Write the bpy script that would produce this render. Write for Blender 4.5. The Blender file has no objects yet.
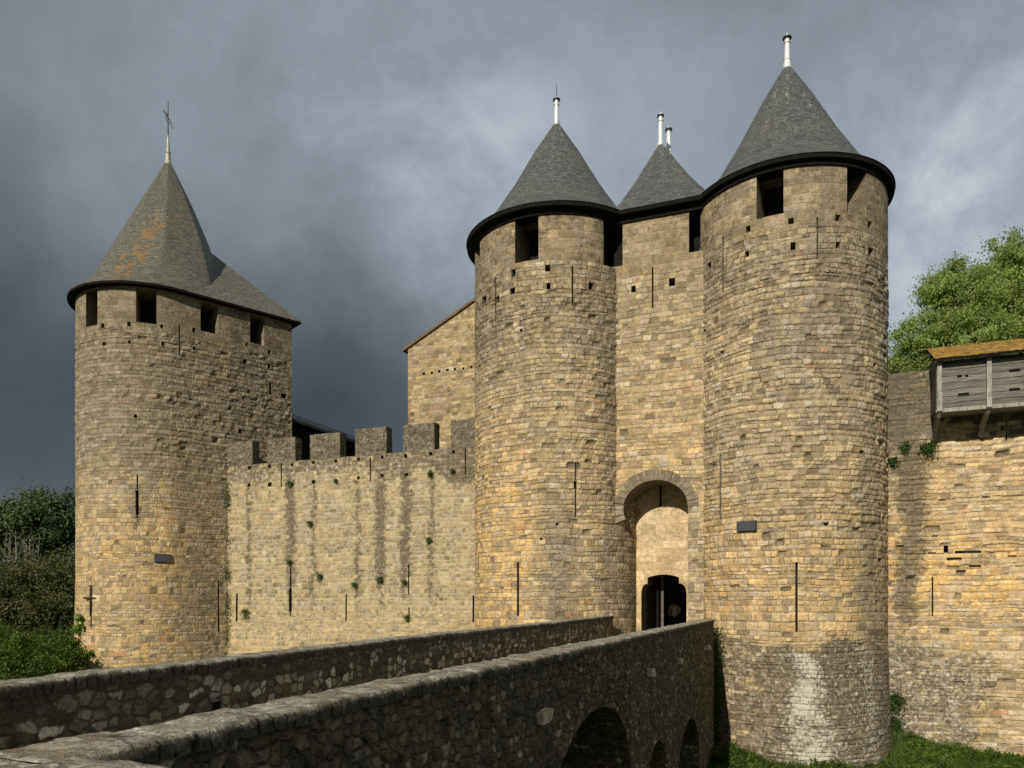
import bpy, math, random
import numpy as np
from mathutils import Vector
random.seed(7); rng = np.random.default_rng(11)
PI = math.pi
SC = bpy.context.scene
COL = SC.collection
F = 760.0; HZ = 600.0; EYE = 0.0          # eye level is z = 0, the moat floor about z = -5.9
MOAT = -5.9

# ------------------------------------------------------------------ noise
def _h(ix, iy, iz, s):
    n = (ix.astype(np.int64)*374761393 + iy.astype(np.int64)*668265263 + iz.astype(np.int64)*2147483647 + s*974711) & 0xffffffff
    n = ((n ^ (n >> 13))*1274126177) & 0xffffffff
    n = n ^ (n >> 16)
    return (n & 0xffffff)/float(0xffffff)
def vnoise(x, y, z=None, s=0):
    x = np.asarray(x, float); y = np.asarray(y, float)
    z = np.zeros_like(x) if z is None else np.asarray(z, float)
    ix, iy, iz = np.floor(x), np.floor(y), np.floor(z)
    fx, fy, fz = x-ix, y-iy, z-iz
    fx = fx*fx*(3-2*fx); fy = fy*fy*(3-2*fy); fz = fz*fz*(3-2*fz)
    r = 0
    for a in (0, 1):
        for b in (0, 1):
            for c in (0, 1):
                w = (fx if a else 1-fx)*(fy if b else 1-fy)*(fz if c else 1-fz)
                r = r + w*_h(ix+a, iy+b, iz+c, s)
    return r
def fbm(x, y, z=None, s=0, o=4):
    r = 0; a = .5; t = 0
    for k in range(o):
        f = 2.03**k
        r = r + a*vnoise(np.asarray(x)*f, np.asarray(y)*f, None if z is None else np.asarray(z)*f, s+k*17)
        t += a; a *= .5
    return r/t
def sstep(a, b, x):
    t = np.clip((x-a)/(b-a), 0, 1); return t*t*(3-2*t)

# ------------------------------------------------------------------ objects
def wloc(p):
    v = Vector((0, 0, 0))
    while p is not None:
        v += p.location; p = p.parent
    return v
def tag(o, label=None, cat=None, group=None, kind=None):
    if label: o['label'] = label
    if cat: o['category'] = cat
    if group: o['group'] = group
    if kind: o['kind'] = kind
    return o
def thing(name, label, cat, loc, group=None):
    o = bpy.data.objects.new(name, None); COL.objects.link(o)
    o.location = loc; o.empty_display_size = .2
    return tag(o, label, cat, group)
def mesh_obj(name, V, Fc, mats, parent=None, uv=None, midx=None, smooth=False, attrs=None):
    """V (n,3) world coordinates, Fc list/array of faces (all quads as an array, or a list of tuples)"""
    V = np.asarray(V, float)
    off = np.array(wloc(parent)) if parent is not None else np.zeros(3)
    me = bpy.data.meshes.new(name)
    Vl = V-off
    if isinstance(Fc, np.ndarray):
        k = Fc.shape[1]; nf = len(Fc)
        me.vertices.add(len(Vl)); me.vertices.foreach_set('co', Vl.ravel())
        me.loops.add(nf*k); me.loops.foreach_set('vertex_index', Fc.astype(np.int32).ravel())
        me.polygons.add(nf); me.polygons.foreach_set('loop_start', np.arange(nf, dtype=np.int32)*k)
        me.polygons.foreach_set('loop_total', np.full(nf, k, dtype=np.int32))
        me.update(calc_edges=True)
        flat = Fc.ravel()
    else:
        me.from_pydata([tuple(v) for v in Vl], [], [tuple(f) for f in Fc]); me.update()
        flat = np.concatenate([np.asarray(f) for f in Fc])
    if uv is not None:
        l = me.uv_layers.new(name='UVMap')
        l.data.foreach_set('uv', np.asarray(uv, float)[flat].ravel() if len(uv) == len(V) else np.asarray(uv, float).ravel())
    for m in (mats if isinstance(mats, (list, tuple)) else [mats]): me.materials.append(m)
    if midx is not None: me.polygons.foreach_set('material_index', np.asarray(midx, dtype=np.int32))
    me.polygons.foreach_set('use_smooth', np.full(len(me.polygons), bool(smooth)))
    if attrs:
        for an, av in attrs.items():
            if av.ndim == 2:
                a = me.attributes.new(an, 'FLOAT_COLOR', 'POINT'); a.data.foreach_set('color', av.astype(np.float32).ravel())
            else:
                a = me.attributes.new(an, 'FLOAT', 'POINT'); a.data.foreach_set('value', av.astype(np.float32).ravel())
    me.validate(clean_customdata=False); me.update()
    o = bpy.data.objects.new(name, me); COL.objects.link(o)
    if parent is not None: o.parent = parent
    return o
class MB:
    """collects simple shapes into one mesh, with metre UVs by dominant axis"""
    def __init__(s): s.v = []; s.f = []
    def add(s, vs, fs):
        b = len(s.v); s.v += [tuple(x) for x in vs]; s.f += [tuple(b+i for i in f) for f in fs]
    def hexa(s, p):      # 8 points: bottom 4 ccw, top 4
        s.add(p, [(3, 2, 1, 0), (4, 5, 6, 7), (0, 1, 5, 4), (1, 2, 6, 5), (2, 3, 7, 6), (3, 0, 4, 7)])
    def obox(s, c, ax, ay, hx, hy, z0, z1):   # oriented box, ax/ay 2D unit vectors
        c = np.array(c); ax = np.array(ax); ay = np.array(ay)
        q = [c-ax*hx-ay*hy, c+ax*hx-ay*hy, c+ax*hx+ay*hy, c-ax*hx+ay*hy]
        s.hexa([(a[0], a[1], z0) for a in q]+[(a[0], a[1], z1) for a in q])
    def tube(s, pts, rad, n=8, cap=True):
        pts = [np.array(p, float) for p in pts]; rings = []
        for i, p in enumerate(pts):
            d = pts[min(i+1, len(pts)-1)]-pts[max(i-1, 0)]; d = d/np.linalg.norm(d)
            a = np.cross(d, [0, 0, 1.0]) if abs(d[2]) < .95 else np.cross(d, [1.0, 0, 0])
            a /= np.linalg.norm(a); b = np.cross(d, a)
            r = rad[i] if hasattr(rad, '__len__') else rad
            rings.append([p+r*(math.cos(t)*a+math.sin(t)*b) for t in np.arange(n)*2*PI/n])
        base = len(s.v); s.v += [tuple(q) for R in rings for q in R]
        for i in range(len(pts)-1):
            for k in range(n):
                s.f.append((base+i*n+k, base+i*n+(k+1) % n, base+(i+1)*n+(k+1) % n, base+(i+1)*n+k))
        if cap:
            s.f.append(tuple(base+k for k in range(n))[::-1]); s.f.append(tuple(base+(len(pts)-1)*n+k for k in range(n)))
    def lathe(s, c, prof, n=16):
        s.tube([(c[0], c[1], z) for r, z in prof], [max(r, .002) for r, z in prof], n)
    def build(s, name, mat, parent=None, smooth=False):
        V = np.array(s.v); uv = []
        for f in s.f:
            p = V[list(f)]; n = np.cross(p[1]-p[0], p[2]-p[0]); n = np.abs(n/(np.linalg.norm(n)+1e-9))
            if n[2] > .7: uv += [(q[0], q[1]) for q in p]
            elif n[0] > n[1]: uv += [(q[1], q[2]) for q in p]
            else: uv += [(q[0], q[2]) for q in p]
        o = mesh_obj(name, V, s.f, mat, parent, uv=None, smooth=smooth)
        l = o.data.uv_layers.new(name='UVMap')
        if len(l.data) == len(uv): l.data.foreach_set('uv', np.array(uv).ravel())
        return o

# ------------------------------------------------------------------ node helpers
class NT:
    def __init__(s, tree): s.t = tree; s.n = tree.nodes; s.l = tree.links
    def node(s, ty, **kw):
        n = s.n.new(ty)
        for k, v in kw.items(): setattr(n, k, v)
        return n
    def put(s, sock, v):
        if isinstance(v, bpy.types.NodeSocket): s.l.new(v, sock)
        elif v is not None:
            if hasattr(sock.default_value, '__len__') and not hasattr(v, '__len__'): v = [v]*len(sock.default_value)
            if hasattr(v, '__len__') and len(v) == 3 and len(sock.default_value) == 4: v = tuple(v)+(1,)
            sock.default_value = v
    def m(s, op, a, b=None, c=None, clamp=False):
        n = s.node('ShaderNodeMath', operation=op, use_clamp=clamp)
        for i, v in enumerate((a, b, c)):
            if v is not None: s.put(n.inputs[i], v)
        return n.outputs[0]
    def vm(s, op, a, b=None):
        n = s.node('ShaderNodeVectorMath', operation=op)
        s.put(n.inputs[0], a)
        if b is not None: s.put(n.inputs[3] if op == 'SCALE' else n.inputs[1], b)
        return n.outputs[1] if op in ('DOT_PRODUCT', 'LENGTH') else n.outputs[0]
    def comb(s, x, y, z=0.0):
        n = s.node('ShaderNodeCombineXYZ')
        for i, v in enumerate((x, y, z)): s.put(n.inputs[i], v)
        return n.outputs[0]
    def sep(s, v):
        n = s.node('ShaderNodeSeparateXYZ'); s.put(n.inputs[0], v); return n.outputs
    def noise(s, v, scale, detail=3, rough=.5, dim='3D', col=False, dist=0):
        n = s.node('ShaderNodeTexNoise', noise_dimensions=dim)
        if dim == '1D': s.put(n.inputs['W'], v)
        else: s.put(n.inputs['Vector'], v)
        n.inputs['Scale'].default_value = scale; n.inputs['Detail'].default_value = detail
        n.inputs['Roughness'].default_value = rough; n.inputs['Distortion'].default_value = dist
        return n.outputs[1] if col else n.outputs[0]
    def white(s, v, dim='2D'):
        n = s.node('ShaderNodeTexWhiteNoise', noise_dimensions=dim)
        s.put(n.inputs['W' if dim == '1D' else 'Vector'], v); return n.outputs
    def ramp(s, f, stops, interp='LINEAR'):
        n = s.node('ShaderNodeValToRGB'); cr = n.color_ramp; cr.interpolation = interp
        while len(cr.elements) < len(stops): cr.elements.new(.5)
        for e, (p, c) in zip(cr.elements, stops):
            e.position = p; e.color = (tuple(c)+(1,)) if hasattr(c, '__len__') else (c, c, c, 1)
        s.put(n.inputs[0], f); return n.outputs[0]
    def mix(s, f, a, b, mode='MIX'):
        n = s.node('ShaderNodeMix', data_type='RGBA', blend_type=mode)
        s.put(n.inputs[0], f); s.put(n.inputs[6], a); s.put(n.inputs[7], b); return n.outputs[2]
    def rng(s, v, a, b, c=0., d=1., smooth=True):
        n = s.node('ShaderNodeMapRange', interpolation_type='SMOOTHSTEP' if smooth else 'LINEAR')
        for i, x in enumerate((v, a, b, c, d)): s.put(n.inputs[i], x)
        return n.outputs[0]
def new_mat(name):
    m = bpy.data.materials.new(name); m.use_nodes = True
    t = NT(m.node_tree); t.n.clear()
    out = t.node('ShaderNodeOutputMaterial'); b = t.node('ShaderNodeBsdfPrincipled')
    t.l.new(b.outputs[0], out.inputs[0])
    return m, t, b, out
def bump(t, b, h, dist=1.0, strength=1.0):
    n = t.node('ShaderNodeBump'); n.inputs['Distance'].default_value = dist; n.inputs['Strength'].default_value = strength
    t.put(n.inputs['Height'], h); t.l.new(n.outputs[0], b.inputs['Normal']); return n
def sc(c, k): return tuple(x*k for x in c)

def courses(t, uv, h, w, warp=1.0):
    """irregular coursed masonry: returns cell random (value, colour), edge distance in metres, second random"""
    n1 = t.noise(uv, .55, 2, .5, col=True)
    n2 = t.noise(uv, 3.2, 2, .5, col=True)
    d1 = t.vm('MULTIPLY', t.vm('SUBTRACT', n1, (.5, .5, .5)), (.5*warp, .24*warp, 0))
    d2 = t.vm('MULTIPLY', t.vm('SUBTRACT', n2, (.5, .5, .5)), (.09*warp, .045*warp, 0))
    n3 = t.noise(uv, 14, 1, .5, col=True)
    d3 = t.vm('MULTIPLY', t.vm('SUBTRACT', n3, (.5, .5, .5)), (.05*warp, .036*warp, 0))
    p = t.vm('ADD', t.vm('ADD', t.vm('ADD', uv, d1), d2), d3)
    x, y, _ = t.sep(p)
    v = t.m('DIVIDE', y, h)
    v = t.m('ADD', v, t.m('MULTIPLY', t.noise(v, .8, 1, .5, '1D'), .8))
    v = t.m('ADD', v, t.m('MULTIPLY', t.noise(v, .13, 1, .5, '1D'), 3.2))
    row = t.m('FLOOR', v); fv = t.m('FRACT', v)
    rr = t.white(row, '1D')[0]
    ww = t.m('MULTIPLY', w, t.m('MULTIPLY_ADD', rr, .7, .65))
    u = t.m('ADD', t.m('DIVIDE', x, ww), t.m('MULTIPLY', rr, 371.3))
    u = t.m('ADD', u, t.m('MULTIPLY', t.noise(t.comb(t.m('MULTIPLY', u, .9), t.m('MULTIPLY', row, 7.31)), 1.0, 1, .5, '2D'), 1.3))
    cu = t.m('FLOOR', u); fu = t.m('FRACT', u)
    wn = t.white(t.comb(cu, row))
    du = t.m('MULTIPLY', t.m('MINIMUM', fu, t.m('SUBTRACT', 1, fu)), ww)
    dv = t.m('MULTIPLY', t.m('MINIMUM', fv, t.m('SUBTRACT', 1, fv)), h)
    # rounded-corner distance
    r = h*.22
    a = t.m('MAXIMUM', t.m('SUBTRACT', r, du), 0); b_ = t.m('MAXIMUM', t.m('SUBTRACT', r, dv), 0)
    rd = t.m('SUBTRACT', r, t.m('SQRT', t.m('ADD', t.m('MULTIPLY', a, a), t.m('MULTIPLY', b_, b_))))
    wn2 = t.white(t.comb(t.m('ADD', cu, 57.3), t.m('ADD', row, 19.7)))
    return wn[0], wn[1], rd, wn2[0], dv

TAN = [(.0, (.18, .14, .09)), (.12, (.25, .20, .13)), (.3, (.31, .245, .155)), (.5, (.35, .28, .175)), (.68, (.385, .31, .195)),
       (.82, (.41, .315, .175)), (.92, (.45, .39, .28)), (1., (.28, .25, .2))]
def masonry(name, h, w, pal=TAN, joint=(.20, .165, .11), jw=.018, relief=.03, gain=1.0, gapp=.05, gap=.06, jd=.03, yellow=(.58, .395, .15),
            blotch=.5, warp=1.0, sat=1.0, disp=True, grey=(.27, .24, .185), tint=None, pits=1.0, jmin=.15):
    m, t, b, out = new_mat(name)
    uv = t.node('ShaderNodeUVMap').outputs[0]
    r1, rc, ed, r2, dv = courses(t, uv, h, w, warp)
    at = t.node('ShaderNodeAttribute', attribute_name='stain_shade')
    sr = t.node('ShaderNodeSeparateColor'); t.l.new(at.outputs[0], sr.inputs[0])
    G, W, Y = sr.outputs[0], sr.outputs[1], sr.outputs[2]
    col = t.ramp(r1, pal)
    # large tonal drift of the stone and per-stone brightness
    big = t.noise(uv, .35, 3, .55)
    col = t.mix(t.rng(big, .42, .68, 0, blotch), col, t.mix(.55, col, grey))
    yk = t.m('MULTIPLY', Y, t.rng(t.m('ADD', t.m('MULTIPLY', r2, .45), t.m('MULTIPLY', t.noise(uv, 1.1, 5, .65), 1.3)), .68, 1.05, .22, 1.35), clamp=True)
    col = t.mix(yk, col, t.mix(.55, t.mix(1., col, (1.15, 1.0, .72), 'MULTIPLY'), yellow))
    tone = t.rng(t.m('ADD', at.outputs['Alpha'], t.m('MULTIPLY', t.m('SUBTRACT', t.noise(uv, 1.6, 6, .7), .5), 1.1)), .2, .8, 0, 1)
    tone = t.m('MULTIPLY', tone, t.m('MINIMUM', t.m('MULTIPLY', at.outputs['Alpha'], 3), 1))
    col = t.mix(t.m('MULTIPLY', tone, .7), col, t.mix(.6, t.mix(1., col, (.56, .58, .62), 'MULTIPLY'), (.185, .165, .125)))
    # rare reddish stones
    col = t.mix(t.m('MULTIPLY', t.m('GREATER_THAN', r2, .994), .35), col, (.36, .13, .06))
    # surface mottle within the stones
    fine = t.noise(uv, 22, 4, .65)
    mid = t.noise(uv, 5.5, 4, .6)
    col = t.mix(1., col, t.comb3(t.rng(fine, .25, .75, .72, 1.25)), 'MULTIPLY')
    col = t.mix(1., col, t.comb3(t.rng(mid, .3, .7, .78, 1.16)), 'MULTIPLY')
    wea = t.noise(uv, 1.25, 6, .7)
    col = t.mix(1., col, t.comb3(t.rng(wea, .3, .7, .80, 1.22, False)), 'MULTIPLY')
    rcs = t.node('ShaderNodeSeparateColor'); t.l.new(rc, rcs.inputs[0])
    col = t.mix(1., col, t.comb3(t.m('MULTIPLY_ADD', rcs.outputs[1], .34, .83)), 'MULTIPLY')
    col = t.mix(t.m('MULTIPLY', t.rng(t.noise(uv, 2.1, 5, .7), .52, .7), .38*blotch), col, (.21, .19, .145))
    spk = t.noise(uv, 34, 3, .7)
    col = t.mix(t.rng(spk, .62, .72, 0, .45), col, (.52, .48, .38))
    col = t.mix(t.rng(spk, .38, .28, 0, .5), col, (.09, .075, .05))
    # joints
    jn = t.m('ADD', ed, t.m('MULTIPLY', t.m('SUBTRACT', t.noise(uv, 11, 2), .5), jw*2.6))
    jm = t.rng(jn, jw*.25, jw*1.25, 1., 0.)
    jv2 = t.rng(t.noise(uv, 1.9, 4, .65), .36, .64)
    jvar = t.rng(t.noise(uv, 1.1, 2), .4, .6)
    jcol = t.mix(t.m('MULTIPLY', t.m('ADD', t.m('MULTIPLY', Y, .6), t.m('MULTIPLY', jvar, .35)), 1., clamp=True), joint, (.44, .38, .26))
    col = t.mix(t.m('MULTIPLY', jm, t.m('MULTIPLY_ADD', jv2, .75-jmin, jmin)), col, jcol)
    # chipped joints and weathered pits, mostly lying along the beds
    pit = t.rng(t.noise(t.vm('MULTIPLY', uv, (1., 2.6, 1.)), 7., 5, .72), .60, .70)
    pit = t.m('MULTIPLY', pit, t.m('MULTIPLY', t.rng(t.noise(uv, .9, 3, .6), .38, .6), pits))
    col = t.mix(t.m('MULTIPLY', pit, .55), col, (.10, .08, .05))
    # hollow / missing stones are coloured darker
    hol = t.m('LESS_THAN', r2, gapp)
    col = t.mix(t.m('MULTIPLY', hol, .55), col, (.10, .08, .055))
    # grime
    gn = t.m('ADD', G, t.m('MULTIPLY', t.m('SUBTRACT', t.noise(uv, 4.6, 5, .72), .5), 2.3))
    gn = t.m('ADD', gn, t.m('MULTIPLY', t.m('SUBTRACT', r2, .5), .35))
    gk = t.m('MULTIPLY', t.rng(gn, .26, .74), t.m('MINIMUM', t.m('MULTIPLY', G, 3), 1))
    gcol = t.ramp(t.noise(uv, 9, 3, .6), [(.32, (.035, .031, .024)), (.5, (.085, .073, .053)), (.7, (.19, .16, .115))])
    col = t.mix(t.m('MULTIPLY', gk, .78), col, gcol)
    # white lichen / lime
    wn_ = t.m('MAXIMUM', t.noise(uv, 4.2, 6, .8), t.m('ADD', t.noise(uv, 8.5, 2, .5), -.02))
    wk = t.rng(t.m('ADD', t.m('ADD', t.m('MULTIPLY', W, .42), t.m('MULTIPLY', wn_, .85)), t.m('MULTIPLY', r1, .04)), .62, .80)
    wk = t.m('MULTIPLY', wk, t.m('MINIMUM', t.m('MULTIPLY', W, 5), 1))
    col = t.mix(t.m('MULTIPLY', wk, .8), col, (.52, .50, .42))
    if tint: col = t.mix(1., col, tint, 'MULTIPLY')
    if gain != 1.0: col = t.mix(1., col, (gain, gain, gain), 'MULTIPLY')
    t.l.new(col, b.inputs['Base Color'])
    b.inputs['Roughness'].default_value = .93; b.inputs['Specular IOR Level'].default_value = .15
    # heights in metres
    face = t.rng(ed, 0, jw*2.4, 0, 1)
    hh = t.m('MULTIPLY', face, t.m('MULTIPLY', jd, t.m('MULTIPLY_ADD', jv2, .75, .2)))
    hh = t.m('SUBTRACT', hh, t.m('MULTIPLY', pit, .05))
    hh = t.m('ADD', hh, t.m('MULTIPLY', fine, .012))
    hh = t.m('ADD', hh, t.m('MULTIPLY', mid, .02))
    hh = t.m('ADD', hh, t.m('MULTIPLY', t.m('SUBTRACT', r1, .5), relief*.5))
    hh = t.m('SUBTRACT', hh, t.m('MULTIPLY', hol, t.m('MULTIPLY', face, gap*.5)))
    bump(t, b, hh)
    if disp:
        da = t.node('ShaderNodeAttribute', attribute_name='dsp').outputs['Fac']
        st = t.m('ADD', t.m('MULTIPLY', t.m('SUBTRACT', r1, .5), relief), t.m('MULTIPLY', t.m('SUBTRACT', mid, .5), relief*.6))
        st = t.m('SUBTRACT', st, t.m('MULTIPLY', hol, t.m('MULTIPLY', t.rng(ed, .01, .05), gap)))
        st = t.m('SUBTRACT', st, t.m('MULTIPLY', t.rng(dv, 0, .03, 1., 0.), relief*.55))
        dn = t.node('ShaderNodeDisplacement'); dn.inputs['Midlevel'].default_value = 0; dn.inputs['Scale'].default_value = 1
        t.put(dn.inputs['Height'], t.m('MULTIPLY', st, da)); t.l.new(dn.outputs[0], out.inputs['Displacement'])
        m.displacement_method = 'DISPLACEMENT'
    return m
def comb3(s, v):
    return s.comb(v, v, v)
NT.comb3 = comb3

def rubble(name, size, pal, joint, gain=1.0, jd=.04, rel=.03, aspect=1.5, disp=True, damp=1.0, pale=.0, hid=.4, rdist=.6):
    """random rubble in object UV metres"""
    m, t, b, out = new_mat(name)
    uv = t.node('ShaderNodeUVMap').outputs[0]
    wn = t.noise(uv, 3, 2, .5, col=True)
    p = t.vm('ADD', uv, t.vm('MULTIPLY', t.vm('SUBTRACT', wn, (.5, .5, .5)), (.16, .12, 0)))
    p = t.vm('ADD', p, t.vm('MULTIPLY', t.vm('SUBTRACT', t.noise(uv, 13, 3, .6, col=True), (.5, .5, .5)), (.09, .075, 0)))
    p = t.vm('MULTIPLY', p, (1/(size*aspect), 1/size, 0))
    def vor(feat):
        v = t.node('ShaderNodeTexVoronoi', feature=feat, voronoi_dimensions='2D'); t.put(v.inputs['Vector'], p)
        v.inputs['Scale'].default_value = 1; v.inputs['Randomness'].default_value = .85; return v
    v1 = vor('F1'); ve = vor('DISTANCE_TO_EDGE').outputs['Distance']
    rs = t.node('ShaderNodeSeparateColor'); t.l.new(v1.outputs['Color'], rs.inputs[0])
    fine = t.noise(uv, 26, 4, .7); mid = t.noise(uv, 5, 4, .65)
    col = t.ramp(rs.outputs[0], pal)
    col = t.mix(1., col, t.comb3(t.rng(fine, .25, .75, .5, 1.5)), 'MULTIPLY')
    ed = t.m('ADD', ve, t.m('MULTIPLY', t.m('SUBTRACT', fine, .5), .10))
    jm = t.rng(ed, .02, .16, 1, 0)
    jc = t.mix(t.rng(mid, .35, .65), joint, sc(joint, .45))
    jm = t.m('MAXIMUM', jm, t.rng(t.m('ADD', v1.outputs['Distance'], t.m('MULTIPLY', t.m('SUBTRACT', mid, .5), .25)), rdist, rdist+.1))
    jm = t.m('MAXIMUM', jm, t.m('LESS_THAN', rs.outputs[2], hid))
    col = t.mix(jm, col, jc)
    at = t.node('ShaderNodeAttribute', attribute_name='stain_shade')
    sr = t.node('ShaderNodeSeparateColor'); t.l.new(at.outputs[0], sr.inputs[0])
    dk = t.rng(t.m('ADD', sr.outputs[0], t.m('MULTIPLY', t.m('SUBTRACT', t.noise(uv, 2.1, 5, .7), .5), 1.5)), .3, .8)
    col = t.mix(t.m('MULTIPLY', dk, .8*damp), col, t.ramp(fine, [(.3, (.022, .02, .016)), (.7, (.07, .062, .048))]))
    wk = t.rng(t.m('ADD', t.m('MULTIPLY', sr.outputs[1], .6), t.m('MULTIPLY', t.noise(uv, 9, 4, .7), .7)), .62, .72)
    col = t.mix(t.m('MULTIPLY', wk, t.m('MINIMUM', t.m('MULTIPLY', sr.outputs[1], 4), .8)), col, (.42, .40, .34))
    if gain != 1: col = t.mix(1., col, (gain, gain, gain), 'MULTIPLY')
    t.l.new(col, b.inputs['Base Color']); b.inputs['Roughness'].default_value = .95; b.inputs['Specular IOR Level'].default_value = .15
    face = t.rng(ve, 0, .22)
    hh = t.m('ADD', t.m('MULTIPLY', face, jd), t.m('MULTIPLY', fine, .022))
    hh = t.m('ADD', hh, t.m('MULTIPLY', mid, .03))
    bump(t, b, hh)
    if disp:
        da = t.node('ShaderNodeAttribute', attribute_name='dsp').outputs['Fac']
        st = t.m('ADD', t.m('MULTIPLY', t.m('SUBTRACT', rs.outputs[1], .5), rel), t.m('MULTIPLY', t.m('SUBTRACT', mid, .5), rel*1.2))
        st = t.m('ADD', st, t.m('MULTIPLY', t.m('SUBTRACT', face, .7), rel*.7))
        dn = t.node('ShaderNodeDisplacement'); dn.inputs['Midlevel'].default_value = 0; dn.inputs['Scale'].default_value = 1
        t.put(dn.inputs['Height'], t.m('MULTIPLY', st, da)); t.l.new(dn.outputs[0], out.inputs['Displacement'])
        m.displacement_method = 'DISPLACEMENT'
    return m

def copemat():
    """upright rough stones seen end-on along the sides, worn lichened top"""
    m, t, b, out = new_mat('lichened_coping_stone')
    uv = t.node('ShaderNodeUVMap').outputs[0]
    wn = t.noise(uv, 5, 2, .5, col=True)
    x, y, _ = t.sep(t.vm('ADD', uv, t.vm('MULTIPLY', t.vm('SUBTRACT', wn, (.5, .5, .5)), (.10, .05, 0))))
    u = t.m('ADD', t.m('DIVIDE', x, .125), t.m('MULTIPLY', t.noise(x, 4, 1, .5, '1D'), 1.2)); c = t.m('FLOOR', u); f = t.m('FRACT', u)
    r = t.white(c, '1D')[0]
    pos = t.node('ShaderNodeNewGeometry').outputs['Position']
    fine = t.noise(pos, 30, 5, .7); mid = t.noise(pos, 6, 5, .68); big = t.noise(pos, 1.6, 3, .6)
    at = t.node('ShaderNodeAttribute', attribute_name='stain_shade')
    sr = t.node('ShaderNodeSeparateColor'); t.l.new(at.outputs[0], sr.inputs[0]); G = sr.outputs[0]; W = sr.outputs[1]
    col = t.ramp(mid, [(.28, (.09, .08, .06)), (.42, (.2, .18, .14)), (.56, (.33, .305, .245)), (.72, (.46, .43, .36))])
    col = t.mix(1., col, t.comb3(t.m('MULTIPLY_ADD', r, .5, .75)), 'MULTIPLY')
    col = t.mix(1., col, t.comb3(t.rng(fine, .25, .75, .55, 1.45)), 'MULTIPLY')
    wk = t.rng(t.m('ADD', t.m('MULTIPLY', W, .35), t.m('MULTIPLY', t.noise(pos, 11, 5, .75), .75)), .56, .66)
    col = t.mix(t.m('MULTIPLY', wk, .8), col, (.62, .60, .53))
    col = t.mix(t.m('MULTIPLY', t.rng(big, .5, .62), .35), col, (.20, .14, .06))
    jm = t.m('MULTIPLY', t.rng(t.m('MINIMUM', f, t.m('SUBTRACT', 1, f)), .02, .12, 1, 0), t.rng(G, .3, .5, .1, 1))
    jm = t.m('MULTIPLY', jm, t.rng(t.noise(pos, 3.1, 4, .7), .42, .58))
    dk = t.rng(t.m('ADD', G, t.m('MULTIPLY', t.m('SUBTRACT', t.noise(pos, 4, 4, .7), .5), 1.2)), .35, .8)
    col = t.mix(t.m('MULTIPLY', dk, .8), col, t.mix(t.rng(fine, .35, .65), (.03, .026, .018), (.10, .082, .055)))  # on the coping sides this darkening paints in their shade
    col = t.mix(t.m('MULTIPLY', jm, .85), col, (.02, .018, .014))
    t.l.new(col, b.inputs['Base Color']); b.inputs['Roughness'].default_value = .95; b.inputs['Specular IOR Level'].default_value = .15
    h = t.m('ADD', t.m('MULTIPLY', fine, .022), t.m('MULTIPLY', mid, .05))
    h = t.m('SUBTRACT', h, t.m('MULTIPLY', jm, .03)); bump(t, b, h); return m

def slate(name, base=(.085, .085, .075), lichen=.2, orange=False):
    m, t, b, out = new_mat(name)
    uv = t.node('ShaderNodeUVMap').outputs[0]
    pos = t.node('ShaderNodeNewGeometry').outputs['Position']
    x, y, _ = t.sep(uv)
    h, w = .11, .19
    v = t.m('DIVIDE', t.m('ADD', y, t.m('MULTIPLY', t.noise(uv, .8, 1), .02)), h); row = t.m('FLOOR', v); fv = t.m('FRACT', v)
    rr = t.white(row, '1D')[0]
    u = t.m('ADD', t.m('DIVIDE', x, w), t.m('MULTIPLY', rr, 91.7)); cu = t.m('FLOOR', u); fu = t.m('FRACT', u)
    wn = t.white(t.comb(cu, row)); r = wn[0]
    col = t.ramp(r, [(0, sc(base, .72)), (.4, base), (.75, sc(base, 1.12)), (1, sc(base, 1.4))])
    big = t.noise(pos, .6, 4, .6)
    col = t.mix(t.rng(big, .45, .68, 0, .45), col, (.125, .12, .088))
    col = t.mix(1., col, t.comb3(t.rng(t.noise(pos, 14, 5, .8), .35, .65, .55, 1.5)), 'MULTIPLY')
    sp = t.noise(pos, 7, 5, .85)
    col = t.mix(t.rng(sp, .58, .7, 0, .55*lichen*3), col, (.33, .33, .29))
    at = t.node('ShaderNodeAttribute', attribute_name='stain_shade')
    sr = t.node('ShaderNodeSeparateColor'); t.l.new(at.outputs[0], sr.inputs[0])
    ok = t.rng(t.m('ADD', t.m('MULTIPLY', sr.outputs[0], .4), t.m('MULTIPLY', t.noise(pos, 2.2, 6, .78), .75)), .54, .66)
    col = t.mix(t.m('MULTIPLY', ok, t.m('MINIMUM', t.m('MULTIPLY', sr.outputs[0], 4), .8)), col, (.33, .17, .035))
    wk = t.rng(t.m('ADD', t.m('MULTIPLY', sr.outputs[1], .35), t.m('MULTIPLY', t.noise(pos, 5, 6, .8), .75)), .56, .68)
    col = t.mix(t.m('MULTIPLY', wk, t.m('MINIMUM', t.m('MULTIPLY', sr.outputs[1], 4), .75)), col, (.42, .42, .38))
    col = t.mix(t.rng(fv, 0., .22, .8, 0.), col, (.02, .02, .018))
    t.l.new(col, b.inputs['Base Color']); b.inputs['Roughness'].default_value = .62; b.inputs['Specular IOR Level'].default_value = .35
    hh = t.m('ADD', t.m('MULTIPLY', t.m('SUBTRACT', 1, fv), .022), t.m('MULTIPLY', r, .014))
    hh = t.m('SUBTRACT', hh, t.m('MULTIPLY', t.rng(t.m('MINIMUM', fu, t.m('SUBTRACT', 1, fu)), 0, .06, 1, 0), .008))
    hh = t.m('ADD', hh, t.m('MULTIPLY', sp, .012))
    bump(t, b, hh); return m
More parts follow.
